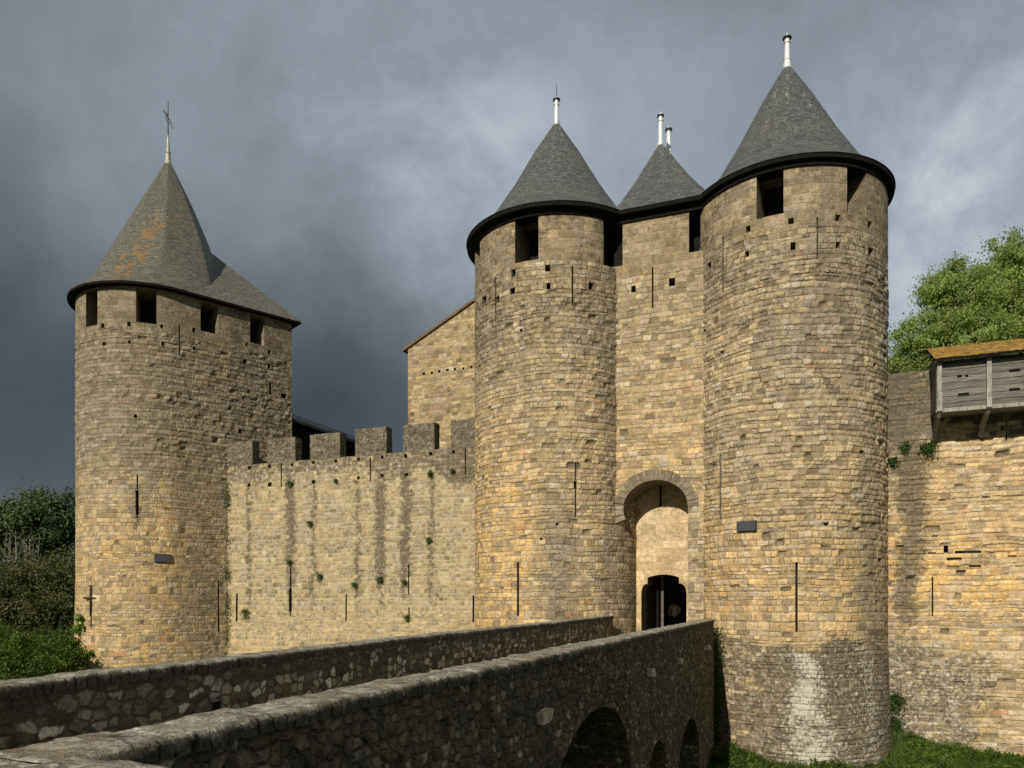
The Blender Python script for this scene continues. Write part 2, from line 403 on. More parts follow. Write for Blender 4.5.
def simple(name, col, rough=.8, metal=0., spec=.3, nscale=6, amp=.3, bumpd=0.0, coord='Object', stretch=None):
    m, t, b, out = new_mat(name)
    tc = t.node('ShaderNodeTexCoord').outputs[coord]
    if stretch: tc = t.vm('MULTIPLY', tc, stretch)
    n = t.noise(tc, nscale, 4, .65)
    c = t.mix(1., col, t.comb3(t.rng(n, .25, .75, 1-amp, 1+amp)), 'MULTIPLY')
    t.l.new(c, b.inputs['Base Color']); b.inputs['Roughness'].default_value = rough
    b.inputs['Metallic'].default_value = metal; b.inputs['Specular IOR Level'].default_value = spec
    if bumpd: bump(t, b, t.m('MULTIPLY', n, bumpd))
    return m
def leafmat(name, stops, trans=.35, nsc=.35):
    m, t, b, out = new_mat(name)
    g = t.node('ShaderNodeNewGeometry')
    c = t.ramp(g.outputs['Random Per Island'], stops)
    n = t.noise(g.outputs['Position'], nsc, 3, .6)
    c = t.mix(1., c, t.comb3(t.rng(n, .3, .7, .7, 1.3)), 'MULTIPLY')
    t.l.new(c, b.inputs['Base Color']); b.inputs['Roughness'].default_value = .6; b.inputs['Specular IOR Level'].default_value = .25
    tr = t.node('ShaderNodeBsdfTranslucent'); t.l.new(t.mix(1., c, (1.2, 1.3, .6), 'MULTIPLY'), tr.inputs[0])
    mx = t.node('ShaderNodeMixShader'); mx.inputs[0].default_value = trans
    t.l.new(b.outputs[0], mx.inputs[1]); t.l.new(tr.outputs[0], mx.inputs[2]); t.l.new(mx.outputs[0], out.inputs[0])
    return m

# ------------------------------------------------------------------ materials
M = {}
M['tower_r'] = masonry('stone_coursed_brown', .18, .33, relief=.055, gapp=.03, gap=.08, jd=.04, jw=.016, blotch=.7, gain=1.16, joint=(.15, .12, .08))
M['tower_l'] = masonry('stone_coursed_tan', .19, .33, relief=.045, gapp=.025, gap=.06, jd=.032, jw=.016, blotch=.6, gain=1.12, joint=(.18, .145, .095))
M['ashlar'] = masonry('stone_battlement_blocks', .27, .52, relief=.012, gapp=.0, gap=0, jd=.018, jw=.013, blotch=.7, warp=.35, gain=.95, pits=.5,
                      pal=[(0, (.25, .2, .125)), (.4, (.34, .265, .165)), (.75, (.39, .30, .18)), (1, (.44, .36, .24))], joint=(.24, .2, .14))
M['curtain'] = masonry('stone_small_with_pale_mortar', .165, .25, relief=.025, gapp=.008, gap=.04, jd=.018, jw=.028, blotch=.3, gain=1.02, pits=.8, jmin=.5,
                       joint=(.46, .42, .31), pal=[(0, (.22, .18, .115)), (.3, (.30, .245, .15)), (.6, (.355, .285, .17)), (.85, (.40, .31, .165)), (1, (.44, .38, .27))])
M['right'] = masonry('stone_ochre_coursed', .17, .38, relief=.06, gapp=.035, gap=.09, jd=.035, jw=.018, blotch=.25, gain=1.25,
                     joint=(.40, .33, .21), yellow=(.60, .40, .14))
M['gate'] = masonry('stone_gate_wall', .19, .35, relief=.04, gapp=.02, gap=.05, jd=.03, jw=.015, blotch=.5, gain=1.16, joint=(.17, .135, .09))
M['recess'] = masonry('stone_smooth_ochre', .34, .75, relief=.01, gapp=0, gap=0, jd=.012, jw=.01, blotch=.2, warp=.4, gain=1.15,
                      pal=[(0, (.40, .30, .16)), (.5, (.47, .36, .2)), (1, (.52, .41, .25))], joint=(.36, .28, .16))
M['jamb'] = masonry('stone_jamb', .3, .5, relief=.01, gapp=0, gap=0, jd=.02, disp=False, blotch=.5, gain=.9)
M['merlon'] = masonry('stone_grey_merlon', .2, .34, relief=.03, gapp=.02, gap=.04, jd=.02, jw=.02, blotch=.5, gain=.66, joint=(.30, .265, .2),
                      pal=[(0, (.2, .17, .12)), (.4, (.28, .245, .18)), (.8, (.34, .29, .2)), (1, (.42, .38, .3))])
M['inner'] = masonry('stone_inner_wall', .2, .38, relief=.03, gapp=.02, gap=.04, jd=.025, jw=.02, blotch=.3, gain=.98, joint=(.38, .3, .19))
RP = [(0, (.05, .04, .026)), (.35, (.09, .074, .05)), (.65, (.15, .126, .088)), (.86, (.23, .2, .145)), (1, (.34, .31, .245))]
M['rub_in'] = rubble('rubble_parapet', .125, [(p, sc(c, 1.2)) for p, c in RP], (.095, .072, .042), gain=2.35, jd=.022, rel=.02, hid=.25, damp=.75, rdist=.56)
M['rub_out'] = rubble('rubble_bridge_side', .105, [(0, (.05, .036, .02)), (.5, (.10, .076, .045)), (.85, (.15, .12, .078)), (1, (.26, .22, .15))], (.11, .082, .048), gain=2.35, rel=.04, aspect=1.25, jd=.03, hid=.45, rdist=.7)
M['cope'] = copemat()
M['slate'] = slate('roof_slate_dark', (.082, .088, .086), .3)
M['slate_old'] = slate('roof_slate_weathered', (.115, .112, .088), .45)
M['wood_dark'] = simple('dark_timber_and_shade', (.010, .009, .008), .95, spec=.1, nscale=8, amp=.4)
M['wood_grey'] = None
M['zinc'] = simple('white_zinc', (.72, .74, .74), .35, .25, .5, 9, .12)
M['lead'] = simple('aged_lead', (.40, .39, .30), .5, .2, .4, 9, .25)
M['iron'] = simple('wrought_iron', (.03, .03, .03), .6, .5, .4)
M['black'] = simple('painted_interior_shade', (.012, .011, .01), 1., nscale=3)  # near-black colour paints in the shade inside openings
M['plaque'] = simple('dark_slate_plaque', (.055, .058, .062), .55, nscale=10)
M['tile_edge'] = simple('clay_tile_edge', (.15, .10, .065), .9, nscale=9, amp=.5, bumpd=.02)
M['bark'] = simple('bark', (.12, .10, .08), .95, nscale=5, amp=.4, bumpd=.03)
M['bark_pale'] = simple('pale_bark', (.17, .155, .125), .95, nscale=5, amp=.4, bumpd=.02)
M['block'] = simple('pale_limestone_block', (.62, .52, .36), .95, nscale=9, amp=.35, bumpd=.03)
def woodmat():
    m, t, b, out = new_mat('weathered_grey_planks')
    uv = t.node('ShaderNodeUVMap').outputs[0]
    x, y, _ = t.sep(uv)
    h = .235
    v = t.m('DIVIDE', t.m('ADD', y, t.m('MULTIPLY', t.noise(uv, .9, 1), .05)), h); row = t.m('FLOOR', v); fv = t.m('FRACT', v)
    rr = t.white(row, '1D')[0]
    g = t.noise(t.comb(t.m('MULTIPLY', x, .9), t.m('MULTIPLY', y, 16), rr), 2.2, 5, .7, dist=.6)
    c = t.ramp(g, [(.3, (.04, .037, .032)), (.5, (.16, .15, .132)), (.7, (.29, .275, .245))])
    c = t.mix(1., c, t.comb3(t.m('MULTIPLY_ADD', rr, .45, .75)), 'MULTIPLY')
    c = t.mix(t.rng(t.m('MINIMUM', fv, t.m('SUBTRACT', 1, fv)), .015, .05, .9, 0), c, (.015, .013, .011))
    t.l.new(c, b.inputs['Base Color']); b.inputs['Roughness'].default_value = .9; b.inputs['Specular IOR Level'].default_value = .15
    bump(t, b, t.m('ADD', t.m('MULTIPLY', g, .02), t.m('MULTIPLY', t.rng(t.m('MINIMUM', fv, t.m('SUBTRACT', 1, fv)), 0, .07), .02)))
    return m
M['wood_grey'] = woodmat()
M['timber'] = simple('weathered_grey_timber', (.27, .255, .225), .9, nscale=5, amp=.45, bumpd=.02, stretch=(3, 3, .6))
def mossroof():
    m, t, b, out = new_mat('tiles_covered_in_orange_lichen')
    uv = t.node('ShaderNodeUVMap').outputs[0]
    x, y, _ = t.sep(uv)
    n = t.noise(uv, 3.2, 5, .7); n2 = t.noise(uv, 14, 4, .7)
    c = t.ramp(n, [(.36, (.09, .07, .03)), (.45, (.26, .15, .025)), (.55, (.44, .25, .03)), (.68, (.25, .19, .045))])
    c = t.mix(t.rng(n2, .5, .6, 0, .75), c, (.07, .062, .03))
    fy = t.m('FRACT', t.m('DIVIDE', y, .2))
    c = t.mix(t.rng(fy, 0, .16, .55, 0), c, (.05, .035, .015))
    t.l.new(c, b.inputs['Base Color']); b.inputs['Roughness'].default_value = .95
    bump(t, b, t.m('ADD', t.m('MULTIPLY', n2, .05), t.m('MULTIPLY', t.m('SUBTRACT', 1, fy), .03))); return m
M['moss'] = mossroof()
M['leaf_plane'] = leafmat('leaves_spring_green', [(0, (.15, .20, .055)), (.5, (.26, .33, .10)), (1, (.36, .43, .15))], .48, .5)
M['leaf_pine'] = leafmat('needles_dark', [(0, (.035, .055, .022)), (.6, (.07, .10, .036)), (1, (.11, .145, .05))], .15, .3)
M['leaf_olive'] = leafmat('leaves_olive_dark', [(0, (.045, .052, .018)), (.6, (.09, .098, .034)), (1, (.14, .145, .05))], .2, .4)
M['leaf_shrub'] = leafmat('leaves_green', [(0, (.03, .055, .011)), (.5, (.07, .115, .018)), (1, (.13, .18, .03))], .35, .8)
M['leaf_climb'] = leafmat('leaves_climber', [(0, (.05, .11, .014)), (.5, (.10, .2, .022)), (1, (.15, .26, .035))], .4, 1)
M['leaf_wall'] = leafmat('leaves_wall_plant', [(0, (.02, .045, .010)), (.5, (.035, .075, .014)), (1, (.06, .11, .022))], .3, 2)
M['grass'] = leafmat('grass_blades', [(0, (.03, .06, .010)), (.5, (.06, .105, .015)), (1, (.12, .16, .03))], .35, .7)
def groundmat():
    m, t, b, out = new_mat('moat_turf')
    tc = t.node('ShaderNodeNewGeometry').outputs['Position']
    n = t.noise(tc, .5, 5, .65); n2 = t.noise(tc, 7, 4, .7)
    c = t.ramp(n, [(.3, (.035, .06, .013)), (.55, (.055, .085, .018)), (.75, (.09, .085, .04))])
    c = t.mix(1., c, t.comb3(t.rng(n2, .25, .75, .6, 1.35)), 'MULTIPLY')
    t.l.new(c, b.inputs['Base Color']); b.inputs['Roughness'].default_value = .95
    bump(t, b, t.m('MULTIPLY', n2, .06)); return m
M['ground'] = groundmat()
M['deck'] = simple('bridge_paving', (.20, .18, .14), .9, nscale=3, amp=.3, bumpd=.02)

# ------------------------------------------------------------------ plan geometry
FD = np.array([.93, -.368]); NI = np.array([.368, .93]); NO = -NI      # along the front, and into the castle
C1 = np.array([-19.3, 41.0]); R1 = 3.69
C2 = np.array([1.95, 33.3]);  R2 = 3.57
C3 = np.array([10.86, 30.0]); R3 = 3.57
GO = np.array([5.65, 29.95])                                              # gate wall origin
ZE = 15.43                                                                # eaves height
class Path:
    def __init__(s, P, N):
        s.P = np.array(P, float); s.N = np.array(N, float)
        d = np.linalg.norm(np.diff(s.P, axis=0), axis=1); s.c = np.concatenate([[0], np.cumsum(d)]); s.L = s.c[-1]
    def at(s, u):
        p = np.stack([np.interp(u, s.c, s.P[:, k]) for k in (0, 1)], -1)
        n = np.stack([np.interp(u, s.c, s.N[:, k]) for k in (0, 1)], -1)
        return p, n/np.linalg.norm(n, axis=-1, keepdims=True)
    def u_px(s, px):
        u = np.linspace(0, s.L, 6000); p, n = s.at(u)
        q = 512+F*p[:, 0]/p[:, 1]
        e = np.abs(q-px)+np.where((n*p).sum(-1) > 0, 1e4, 0)
        return u[np.argmin(e)]
    def z_px(s, px, py):
        p, _ = s.at(s.u_px(px)); return (HZ-py)*p[1]/F
def arc(C, R, a0, a1, st=.05):
    a = np.radians(np.linspace(a0, a1, max(8, int(abs(a1-a0)*PI/180*R/st))))
    n = np.stack([np.cos(a), np.sin(a)], -1); return Path(C+R*n, n)
def line(P, d, s0, s1, n):
    P = np.array(P); d = np.array(d); u = np.linspace(s0, s1, 12)[:, None]
    return Path(P+u*d, np.repeat(np.array(n)[None], 12, 0))
def hole(path, x0, x1, y0, y1, depth, name='putlog_hole', mat='jamb', u=None):
    u0, u1 = sorted((path.u_px(x0), path.u_px(x1)))
    if u: u0, u1 = u
    pc, _ = path.at(.5*(u0+u1)); k = pc[1]/F
    return dict(u0=u0, u1=u1, z0=(HZ-y1)*k, z1=(HZ-y0)*k, d=depth, name=name, mat=mat)
def sq(path, x, y, w=3.4, h=4.2, d=.45):
    w *= random.uniform(.85, 1.25); h *= random.uniform(.85, 1.2)
    return hole(path, x-w/2, x+w/2, y-h/2, y+h/2, d)
def slit(path, x, y0, y1, w=1.7, d=.6):
    return hole(path, x-w/2, x+w/2, y0, y1, d, 'arrow_slit')
def slit3(path, x, y0, ya, yb, y1, w=1.6, ww=3.2, d=.6):
    return [slit(path, x, y0, ya-.4, w, d), slit(path, x-.2, ya, yb, ww, d), slit(path, x, yb+.4, y1, w, d)]
def snap(lo, hi, st, marks):
    g = np.linspace(lo, hi, max(2, int(round((hi-lo)/st))+1)); mk = np.array(sorted(set(round(x, 5) for x in marks if lo < x < hi)))
    if len(mk):
        keep = np.min(np.abs(g[:, None]-mk[None]), 1) > .45*st; keep[0] = keep[-1] = True
        g = np.sort(np.concatenate([g[keep], mk]))
    return g
def wall(name, parent, path, z0, z1, mats, holes=(), st=.055, bat=None, stain_shade=None, relief=None, split=None, u0=0, u1=None, zlo=None, zhi=None, uoff=0., back=0.0):
    """a masonry face over path(u) x z, with real openings cut through it (each lined by a part of its own)"""
    u1 = path.L if u1 is None else u1
    us = snap(u0, u1, st, [h[k] for h in holes for k in ('u0', 'u1')])
    zs = snap(z0, z1, st, [h[k] for h in holes for k in ('z0', 'z1')]+([split] if split else []))
    nu, nz = len(us), len(zs)
    P, N = path.at(us)
    U = np.repeat(us[:, None], nz, 1); Z = np.repeat(zs[None], nu, 0)
    if zlo is not None or zhi is not None:
        lo = zlo(us) if zlo is not None else np.full(nu, z0); hi = zhi(us) if zhi is not None else np.full(nu, z1)
        Z = lo[:, None]+(hi-lo)[:, None]*((zs-z0)/(z1-z0))[None]
    off = bat(Z) if bat is not None else np.zeros_like(Z)
    X = P[:, None, 0]+N[:, None, 0]*off; Yy = P[:, None, 1]+N[:, None, 1]*off
    V = np.stack([X, Yy, Z], -1).reshape(-1, 3)
    idx = np.arange(nu*nz).reshape(nu, nz)
    q = np.stack([idx[:-1, :-1], idx[1:, :-1], idx[1:, 1:], idx[:-1, 1:]], -1)
    t_ = P[1]-P[0]
    if t_[1]*N[0, 0]-t_[0]*N[0, 1] < 0: q = q[..., ::-1]
    uc = .5*(us[1:]+us[:-1]); zc = .5*(zs[1:]+zs[:-1]); keep = np.ones((nu-1, nz-1), bool)
    ds = np.ones((nu, nz))
    if relief is not None: ds = ds*relief(U, Z)
    for h in holes:
        keep[np.ix_((uc > h['u0']) & (uc < h['u1']), (zc > h['z0']) & (zc < h['z1']))] = False
        m_ = st*.9
        ds[np.ix_((us > h['u0']-m_) & (us < h['u1']+m_), (zs > h['z0']-m_) & (zs < h['z1']+m_))] = 0
    ds[0] = ds[-1] = 0; ds[:, 0] = ds[:, -1] = 0
    Fq = q[keep]
    sd = np.zeros((nu, nz, 4))
    if stain_shade is not None:
        for k, a in enumerate(stain_shade(U, Z)): sd[..., k] = np.clip(a, 0, 1)
    mi = None
    if split is not None:
        mi = np.where((np.repeat(zc[None], nu-1, 0) > split)[keep], 1, 0)
    uvs = np.stack([U+uoff, Z+20], -1).reshape(-1, 2)
    o = mesh_obj(name, V, Fq, [M[m] for m in mats], parent, uv=uvs, midx=mi, smooth=True,
                 attrs={'stain_shade': sd.reshape(-1, 4), 'dsp': ds.ravel()})
    for h in holes:                       # line each opening
        iu = np.where((us >= h['u0']-1e-4) & (us <= h['u1']+1e-4))[0]; iz = np.where((zs >= h['z0']-1e-4) & (zs <= h['z1']+1e-4))[0]
        if len(iu) < 2 or len(iz) < 2: continue
        loop = [(i, iz[0]) for i in iu]+[(iu[-1], j) for j in iz[1:]]+[(i, iz[-1]) for i in iu[::-1][1:]]+[(iu[0], j) for j in iz[::-1][1:-1]]
        rim = np.array([V[idx[a, b]] for a, b in loop]); n = N[(iu[0]+iu[-1])//2]
        inn = rim-np.array([n[0], n[1], 0])*h['d']; k = len(rim)
        fl = [(i, i+k, (i+1) % k+k, (i+1) % k) for i in range(k)]+[tuple(range(k, 2*k))]
        if t_[1]*N[0, 0]-t_[0]*N[0, 1] < 0: fl = [f[::-1] for f in fl]
        VV = np.concatenate([rim, inn]); lu = []
        for f in fl:
            for i in f: lu.append((VV[i, 0]+VV[i, 1], VV[i, 2]))
        po = mesh_obj(h['name'], VV, fl, [M[h['mat']], M['black']], parent, midx=[0]*k+[1 if h['d'] > .3 else 0])
        l = po.data.uv_layers.new(name='UVMap')
        if len(l.data) == len(lu): l.data.foreach_set('uv', np.array(lu).ravel())
    return o
def loft(name, parent, outline, apex, prof, mat, stain_shade=None, smooth=True, closed=True, ctr=None, pw=1, oct_=None):
    """roof from an eaves outline up to a point; prof = (fraction of the eaves radius, z)"""
    O = np.array(outline); n = len(O); A = np.array(apex)
    pr = []
    for (a, b) in zip(prof[:-1], prof[1:]):
        k = max(2, int(abs(b[1]-a[1])/.35))
        for i in range(k): pr.append((a[0]+(b[0]-a[0])*i/k, a[1]+(b[1]-a[1])*i/k))
    pr.append(prof[-1])
    cols = n+1 if closed else n
    V = []; UV = []; seg = np.concatenate([[0], np.cumsum(np.linalg.norm(np.diff(np.concatenate([O, O[:1]]), axis=0), axis=1))])
    v = 0; R0 = np.linalg.norm(O-A, axis=1).mean()
    th_ = np.arctan2(O[:, 1]-(A if ctr is None else np.array(ctr))[1], O[:, 0]-(A if ctr is None else np.array(ctr))[0])
    og = np.ones(n) if oct_ is None else .985*math.cos(PI/8)/np.cos(((th_-oct_) % (PI/4))-PI/8)+.0
    for k, (f, z) in enumerate(pr):
        if k: v += math.hypot((pr[k-1][0]-f)*R0, z-pr[k-1][1])
        for i in range(cols):
            p = (A+(O[i % n]-A)*f) if ctr is None else (A+(np.array(ctr)-A)*f**pw+(O[i % n]-np.array(ctr))*f*(1+(og[i % n]*1.04-1)*min(1, (1-f)*3))); V.append((p[0], p[1], z)); UV.append((seg[i]*.62, v))
    V = np.array(V); m_ = len(pr)
    idx = np.arange(m_*cols).reshape(m_, cols)
    q = np.stack([idx[:-1, :-1], idx[:-1, 1:], idx[1:, 1:], idx[1:, :-1]], -1).reshape(-1, 4)
    sd = np.zeros((len(V), 4)); sd[:, 3] = 1
    if stain_shade is not None:
        for k, a in enumerate(stain_shade(V)): sd[:, k] = np.clip(a, 0, 1)
    return mesh_obj(name, V, q, mat, parent, uv=UV, smooth=smooth, attrs={'stain_shade': sd})
def ring(name, parent, outer, inner, z0, z1, mat):
    """soffit and fascia band under the eaves: closed strip between two outlines"""
    o = np.array(outer); i = np.array(inner); n = len(o)
    V = [(p[0], p[1], z0) for p in o]+[(p[0], p[1], z1) for p in o]+[(p[0], p[1], z0) for p in i]+[(p[0], p[1], z1) for p in i]
    f = []
    for k in range(n):
        j = (k+1) % n
        f += [(k, j, n+j, n+k), (2*n+j, 2*n+k, 3*n+k, 3*n+j), (j, k, 2*n+k, 2*n+j), (n+k, n+j, 3*n+j, 3*n+k)]
    return mesh_obj(name, V, f, mat, parent)
def circ(C, R, n=72, a0=0):
    a = np.radians(a0)+np.arange(n)*2*PI/n
    return np.stack([C[0]+R*np.cos(a), C[1]+R*np.sin(a)], -1)

# ------------------------------------------------------------------ towers of the gate
def drips(P, xs, y0, y1, w=.16):
    us = [P.u_px(x) for x in xs]
    def f(U, Z):
        r = 0
        for k, u in enumerate(us):
            zt = P.z_px(xs[k], y0); zb = P.z_px(xs[k], y1)
            wob = (vnoise(Z*1.3, Z*0+k, s=5)-.5)*.22+(vnoise(Z*4.3, Z*0+k, s=6)-.5)*.1
            r = np.maximum(r, np.exp(-((U-u-wob)/w)**2)*sstep(zb-.5, zb+1.5, Z)*(1-sstep(zt-.05, zt+.1, Z)))
        return r
    return f
def white_rods(parent, name, c, prof, rod=None, cap=None, mat='zinc'):
    b = MB(); b.lathe(c, prof, 16); f = b.build(name, M[mat], parent, smooth=False)
    if cap:
        b = MB(); b.lathe(c, cap, 16); b.build('cap', M['iron'], f)
    if rod:
        b = MB(); b.lathe(c, rod, 6); b.build('rod', M['iron'], f)
    return f

# --- right gate tower
g3 = thing('round_tower', 'tallest round stone tower right of the gate, its foot whitened with lichen', 'tower', (C3[0], C3[1], MOAT))
P3 = arc(C3, R3, 130, 360, .05)   # from behind left, round the front, to behind right
P3 = arc(C3, R3, -215, 20, .05)
H3 = [hole(P3, 756.5, 783.5, 168, 216, 1.5, 'window_opening'), hole(P3, 847, 866.5, 168, 214, 1.5, 'window_opening'),
      hole(P3, 695.5, 700.5, 168, 252, .9, 'window_opening', 'black')]
h = H3[-1]; h['u0'] = P3.u_px(700.5)-1.0; h['u1'] = P3.u_px(700.5)
H3[-1]['z1'] = H3[0]['z1'] = H3[1]['z1'] = ZE-.12
for x, y in [(748, 229), (791, 221), (838, 218), (870, 225), (709, 266), (747, 254), (793, 246), (838, 245), (871, 252)]: H3.append(sq(P3, x, y, 5, 7))
for x, a, b in [(723, 237, 292), (817.4, 217, 259), (720.5, 455, 520), (796.5, 562, 632)]: H3.append(slit(P3, x, a, b, 1.7 if x != 796.5 else 2.4))
H3.append(hole(P3, 702.5, 706, 330, 352, .5, 'loophole'))
for x, y in [(862, 452), (699, 296), (826, 524), (722, 352), (880, 560)]: H3.append(sq(P3, x, y, 4, 3, .2))
ub = P3.u_px(787)
wl = P3.u_px(800)
def st3(U, Z):
    foot = 1-sstep(-1.9, -1.3, Z+(fbm(U*.8, Z*.8, s=3)-.5)*1.6)
    right = sstep(P3.u_px(740), P3.u_px(800), U)
    g = foot*(.55+.45*right)
    ue = P3.u_px(878); g = np.maximum(g, .42*sstep(ue-1.1, ue, U)*(1-sstep(-1, 8, Z)*.5))
    g = np.maximum(g, .34*sstep(7, 12, Z)*(.4+1.2*fbm(U*.3, Z*.3, s=61)))
    white = foot*(.28+.07*right)+foot*.36*np.exp(-((U-P3.u_px(803)+.4*(vnoise(Z*1.7, Z*0, s=9)-.5)+.10*(Z+2.5))/(.34+.16*np.clip(-2-Z, 0, 4)))**2)*(.55+.9*vnoise(U*3.1, Z*3.1, s=72))
    white = white+.15*np.exp(-((U-P3.u_px(868))/.5)**2)*(1-sstep(1, 6, Z))
    yel = .75*sstep(6, -1, Z)*(fbm(U*.35, Z*.35, s=8) > .38)+.25*fbm(U*.5, Z*.5, s=21)
    yel = np.clip((1-sstep(0, 7, Z))*.85+.12, 0, 1)*(.6+.8*(fbm(U*.3, Z*.3, s=21)-.3))*(1-.7*foot)
    yel *= 1-.6*sstep(P3.u_px(835), P3.u_px(885), U)
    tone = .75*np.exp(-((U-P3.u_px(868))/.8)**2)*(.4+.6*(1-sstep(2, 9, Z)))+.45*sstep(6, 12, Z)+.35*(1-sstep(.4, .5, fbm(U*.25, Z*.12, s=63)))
    return g, white, yel*.8, np.clip(tone, 0, .9)*(1-.7*foot)
def rel3(U, Z):
    r = .35+.9*sstep(0, 3.5, Z)*(1-sstep(11.6, 12.2, Z))
    return r*(.6+.9*fbm(U*.5, Z*.5, s=40))
wall('wall', g3, P3, MOAT-.5, ZE, ['tower_r', 'ashlar'], H3, .052, bat=lambda z: .0+.12*(1-sstep(-6, -1, z)), stain_shade=st3, relief=rel3, split=13.05)
b = MB(); p, n = P3.at(P3.u_px(747)); tt = np.array([-n[1], n[0]]); z = P3.z_px(747, 526)
b.obox(p+n*.03, tt, n, .36, .06, z-.18, z+.18); b.build('plaque', M['plaque'], g3)
R3E = 3.83
def rst(V): return (.12*np.ones(len(V)), .45*np.exp(-(((V[:, 0]-C3[0])+.55*(V[:, 2]-20.9)*.5*0)/.12)**2)*(V[:, 2] > 17))
def streaks(C, offs, zmin):
    def f(V):
        a = np.arctan2(V[:, 0]-C[0], -(V[:, 1]-C[1])); r = np.hypot(V[:, 0]-C[0], V[:, 1]-C[1])
        w = 0
        for o in offs: w = np.maximum(w, np.exp(-((a-o)*r/.16)**2))
        return (.0*r+.12, .12+w*.4*sstep(zmin-1, zmin+1.5, V[:, 2]))
    return f
loft('roof', g3, circ(C3, R3E, 144), C3, [(1, ZE+.02), (.86, 15.85), (.72, 16.48), (.5, 17.88), (.25, 19.65), (.02, 21.1)], M['slate'], streaks(C3, [-.35, -.75, .2], 16.5))
ring('eave_timber', g3, circ(C3, R3E-.03), circ(C3, R3+.015), ZE-.14, ZE+.015, M['wood_dark'])
ring('wall_plate', g3, circ(C3, R3+.07), circ(C3, R3-.5), ZE-.31, ZE-.145, M['wood_dark'])
white_rods(g3, 'finial', C3, [(.34, 20.62), (.2, 20.85), (.15, 21.0), (.15, 21.25), (.17, 21.27), (.12, 21.3), (.10, 21.95), (.13, 21.97), (.1, 22.0), (.1, 22.18), (.0, 22.42)],
           cap=[(.0, 22.16), (.17, 22.15), (.17, 22.2), (.12, 22.24), (0, 22.25)])

# --- left gate tower
g2 = thing('round_tower', 'round stone tower left of the gate where the battlements end, under a grey slate cone', 'tower', (C2[0], C2[1], MOAT))
P2 = arc(C2, R2, -200, 40, .05)
H2 = [hole(P2, 515, 538.5, 212, 261, 1.5, 'window_opening'), hole(P2, 475, 480, 240, 282, 1.2, 'window_opening'), hole(P2, 603.3, 612, 212, 266, 1.0, 'window_opening', 'black')]
H2[2]['u1'] = H2[2]['u0']+1.25; H2[1]['u0'] = H2[1]['u1']-.9
for h in H2: h['z1'] = ZE-.12
for x, y in [(513.5, 273), (547.7, 268), (512.5, 291), (548.4, 286), (591, 286), (484, 300), (497, 300)]: H2.append(sq(P2, x, y, 4.6, 7))
H2 += slit3(P2, 575.5, 463, 481, 489, 517, 1.6, 3.)
for x, a, b in [(495.6, 278, 321), (572.5, 266, 305), (518, 562, 616)]: H2.append(slit(P2, x, a, b, 1.6 if a < 400 else 2.2))
for x, y in [(557, 524), (541, 539), (521, 330)]: H2.append(sq(P2, x, y, 2.4, 2.2, .2))
def st2(U, Z):
    g = .36*sstep(6, 12, Z)*(.4+1.2*fbm(U*.3, Z*.3, s=62))
    ue = P2.u_px(590); g = np.maximum(g, .38*np.exp(-((U-P2.u_px(555))/.9)**2)*(1-sstep(-2, 5, Z)))
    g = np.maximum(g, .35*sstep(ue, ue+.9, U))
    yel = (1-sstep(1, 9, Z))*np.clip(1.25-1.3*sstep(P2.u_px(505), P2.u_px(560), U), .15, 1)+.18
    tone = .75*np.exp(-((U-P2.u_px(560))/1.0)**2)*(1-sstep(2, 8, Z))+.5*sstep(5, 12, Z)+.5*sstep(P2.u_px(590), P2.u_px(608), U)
    return g, .12+0*U, yel*.95, np.clip(tone, 0, .9)
wall('wall', g2, P2, MOAT-.5, ZE, ['tower_r', 'ashlar'], H2, .055, stain_shade=st2, relief=lambda U, Z: (.3+.8*sstep(1, 5, Z)*(1-sstep(12, 12.6, Z)))*(.5+fbm(U*.5, Z*.5, s=41)), split=13.3, uoff=31)
R2E = 3.95
loft('roof', g2, circ(C2, R2E, 144), C2, [(1, ZE+.02), (.86, 15.82), (.72, 16.45), (.5, 17.78), (.25, 19.5), (.02, 20.9)], M['slate'], streaks(C2, [-.2, .3], 17))
ring('eave_timber', g2, circ(C2, R2E-.03), circ(C2, R2+.015), ZE-.14, ZE+.015, M['wood_dark'])
ring('wall_plate', g2, circ(C2, R2+.07), circ(C2, R2-.5), ZE-.34, ZE-.145, M['wood_dark'])
white_rods(g2, 'finial', C2, [(.24, 20.45), (.17, 20.7), (.14, 20.85), (.16, 20.87), (.11, 20.9), (.10, 21.65), (.13, 21.67), (.1, 21.7), (.1, 21.95), (.02, 22.05)],
           cap=[(.0, 21.9), (.16, 21.88), (.16, 21.93), (0, 22.0)], rod=[(.015, 22.0), (.012, 22.6)])

# --- gate wall between them
gw = thing('gate_wall', 'tall flat wall between the two round gate towers, pierced by the arched castle entrance', 'gatehouse', (GO[0], GO[1], MOAT))
PG = line(GO, FD, -2.3, 2.4, NO)
def us(px): return PG.u_px(px)
D = 1.6
uj, ua, ub_ = us(637), us(623.5), us(688)             # inner jamb, arch left, right
zsp = PG.z_px(628, 519); ztop = PG.z_px(656, 480)
uc_ = .5*(ua+ub_); ra = .5*(ub_-ua); zc = PG.z_px(656, 508)
def arch_z(u): return zc+(ztop-zc)*np.sqrt(np.clip(1-((u-uc_)/ra)**2, 0, 1))
zbox = ztop+.6
HG = [hole(PG, 616.6, 622.6, 205, 266, 1.0, 'window_opening', 'black'), hole(PG, 688.9, 697, 205, 252, 1.0, 'window_opening', 'black')]
HG[0]['u0'] = HG[0]['u1']-.75; HG[1]['u1'] = HG[1]['u0']+.9
for h in HG: h['z1'] = ZE-.12
HG += [sq(PG, 633.5, 289, 4, 7), sq(PG, 672, 282, 5, 9), slit(PG, 652.6, 267, 308, 1.5)]
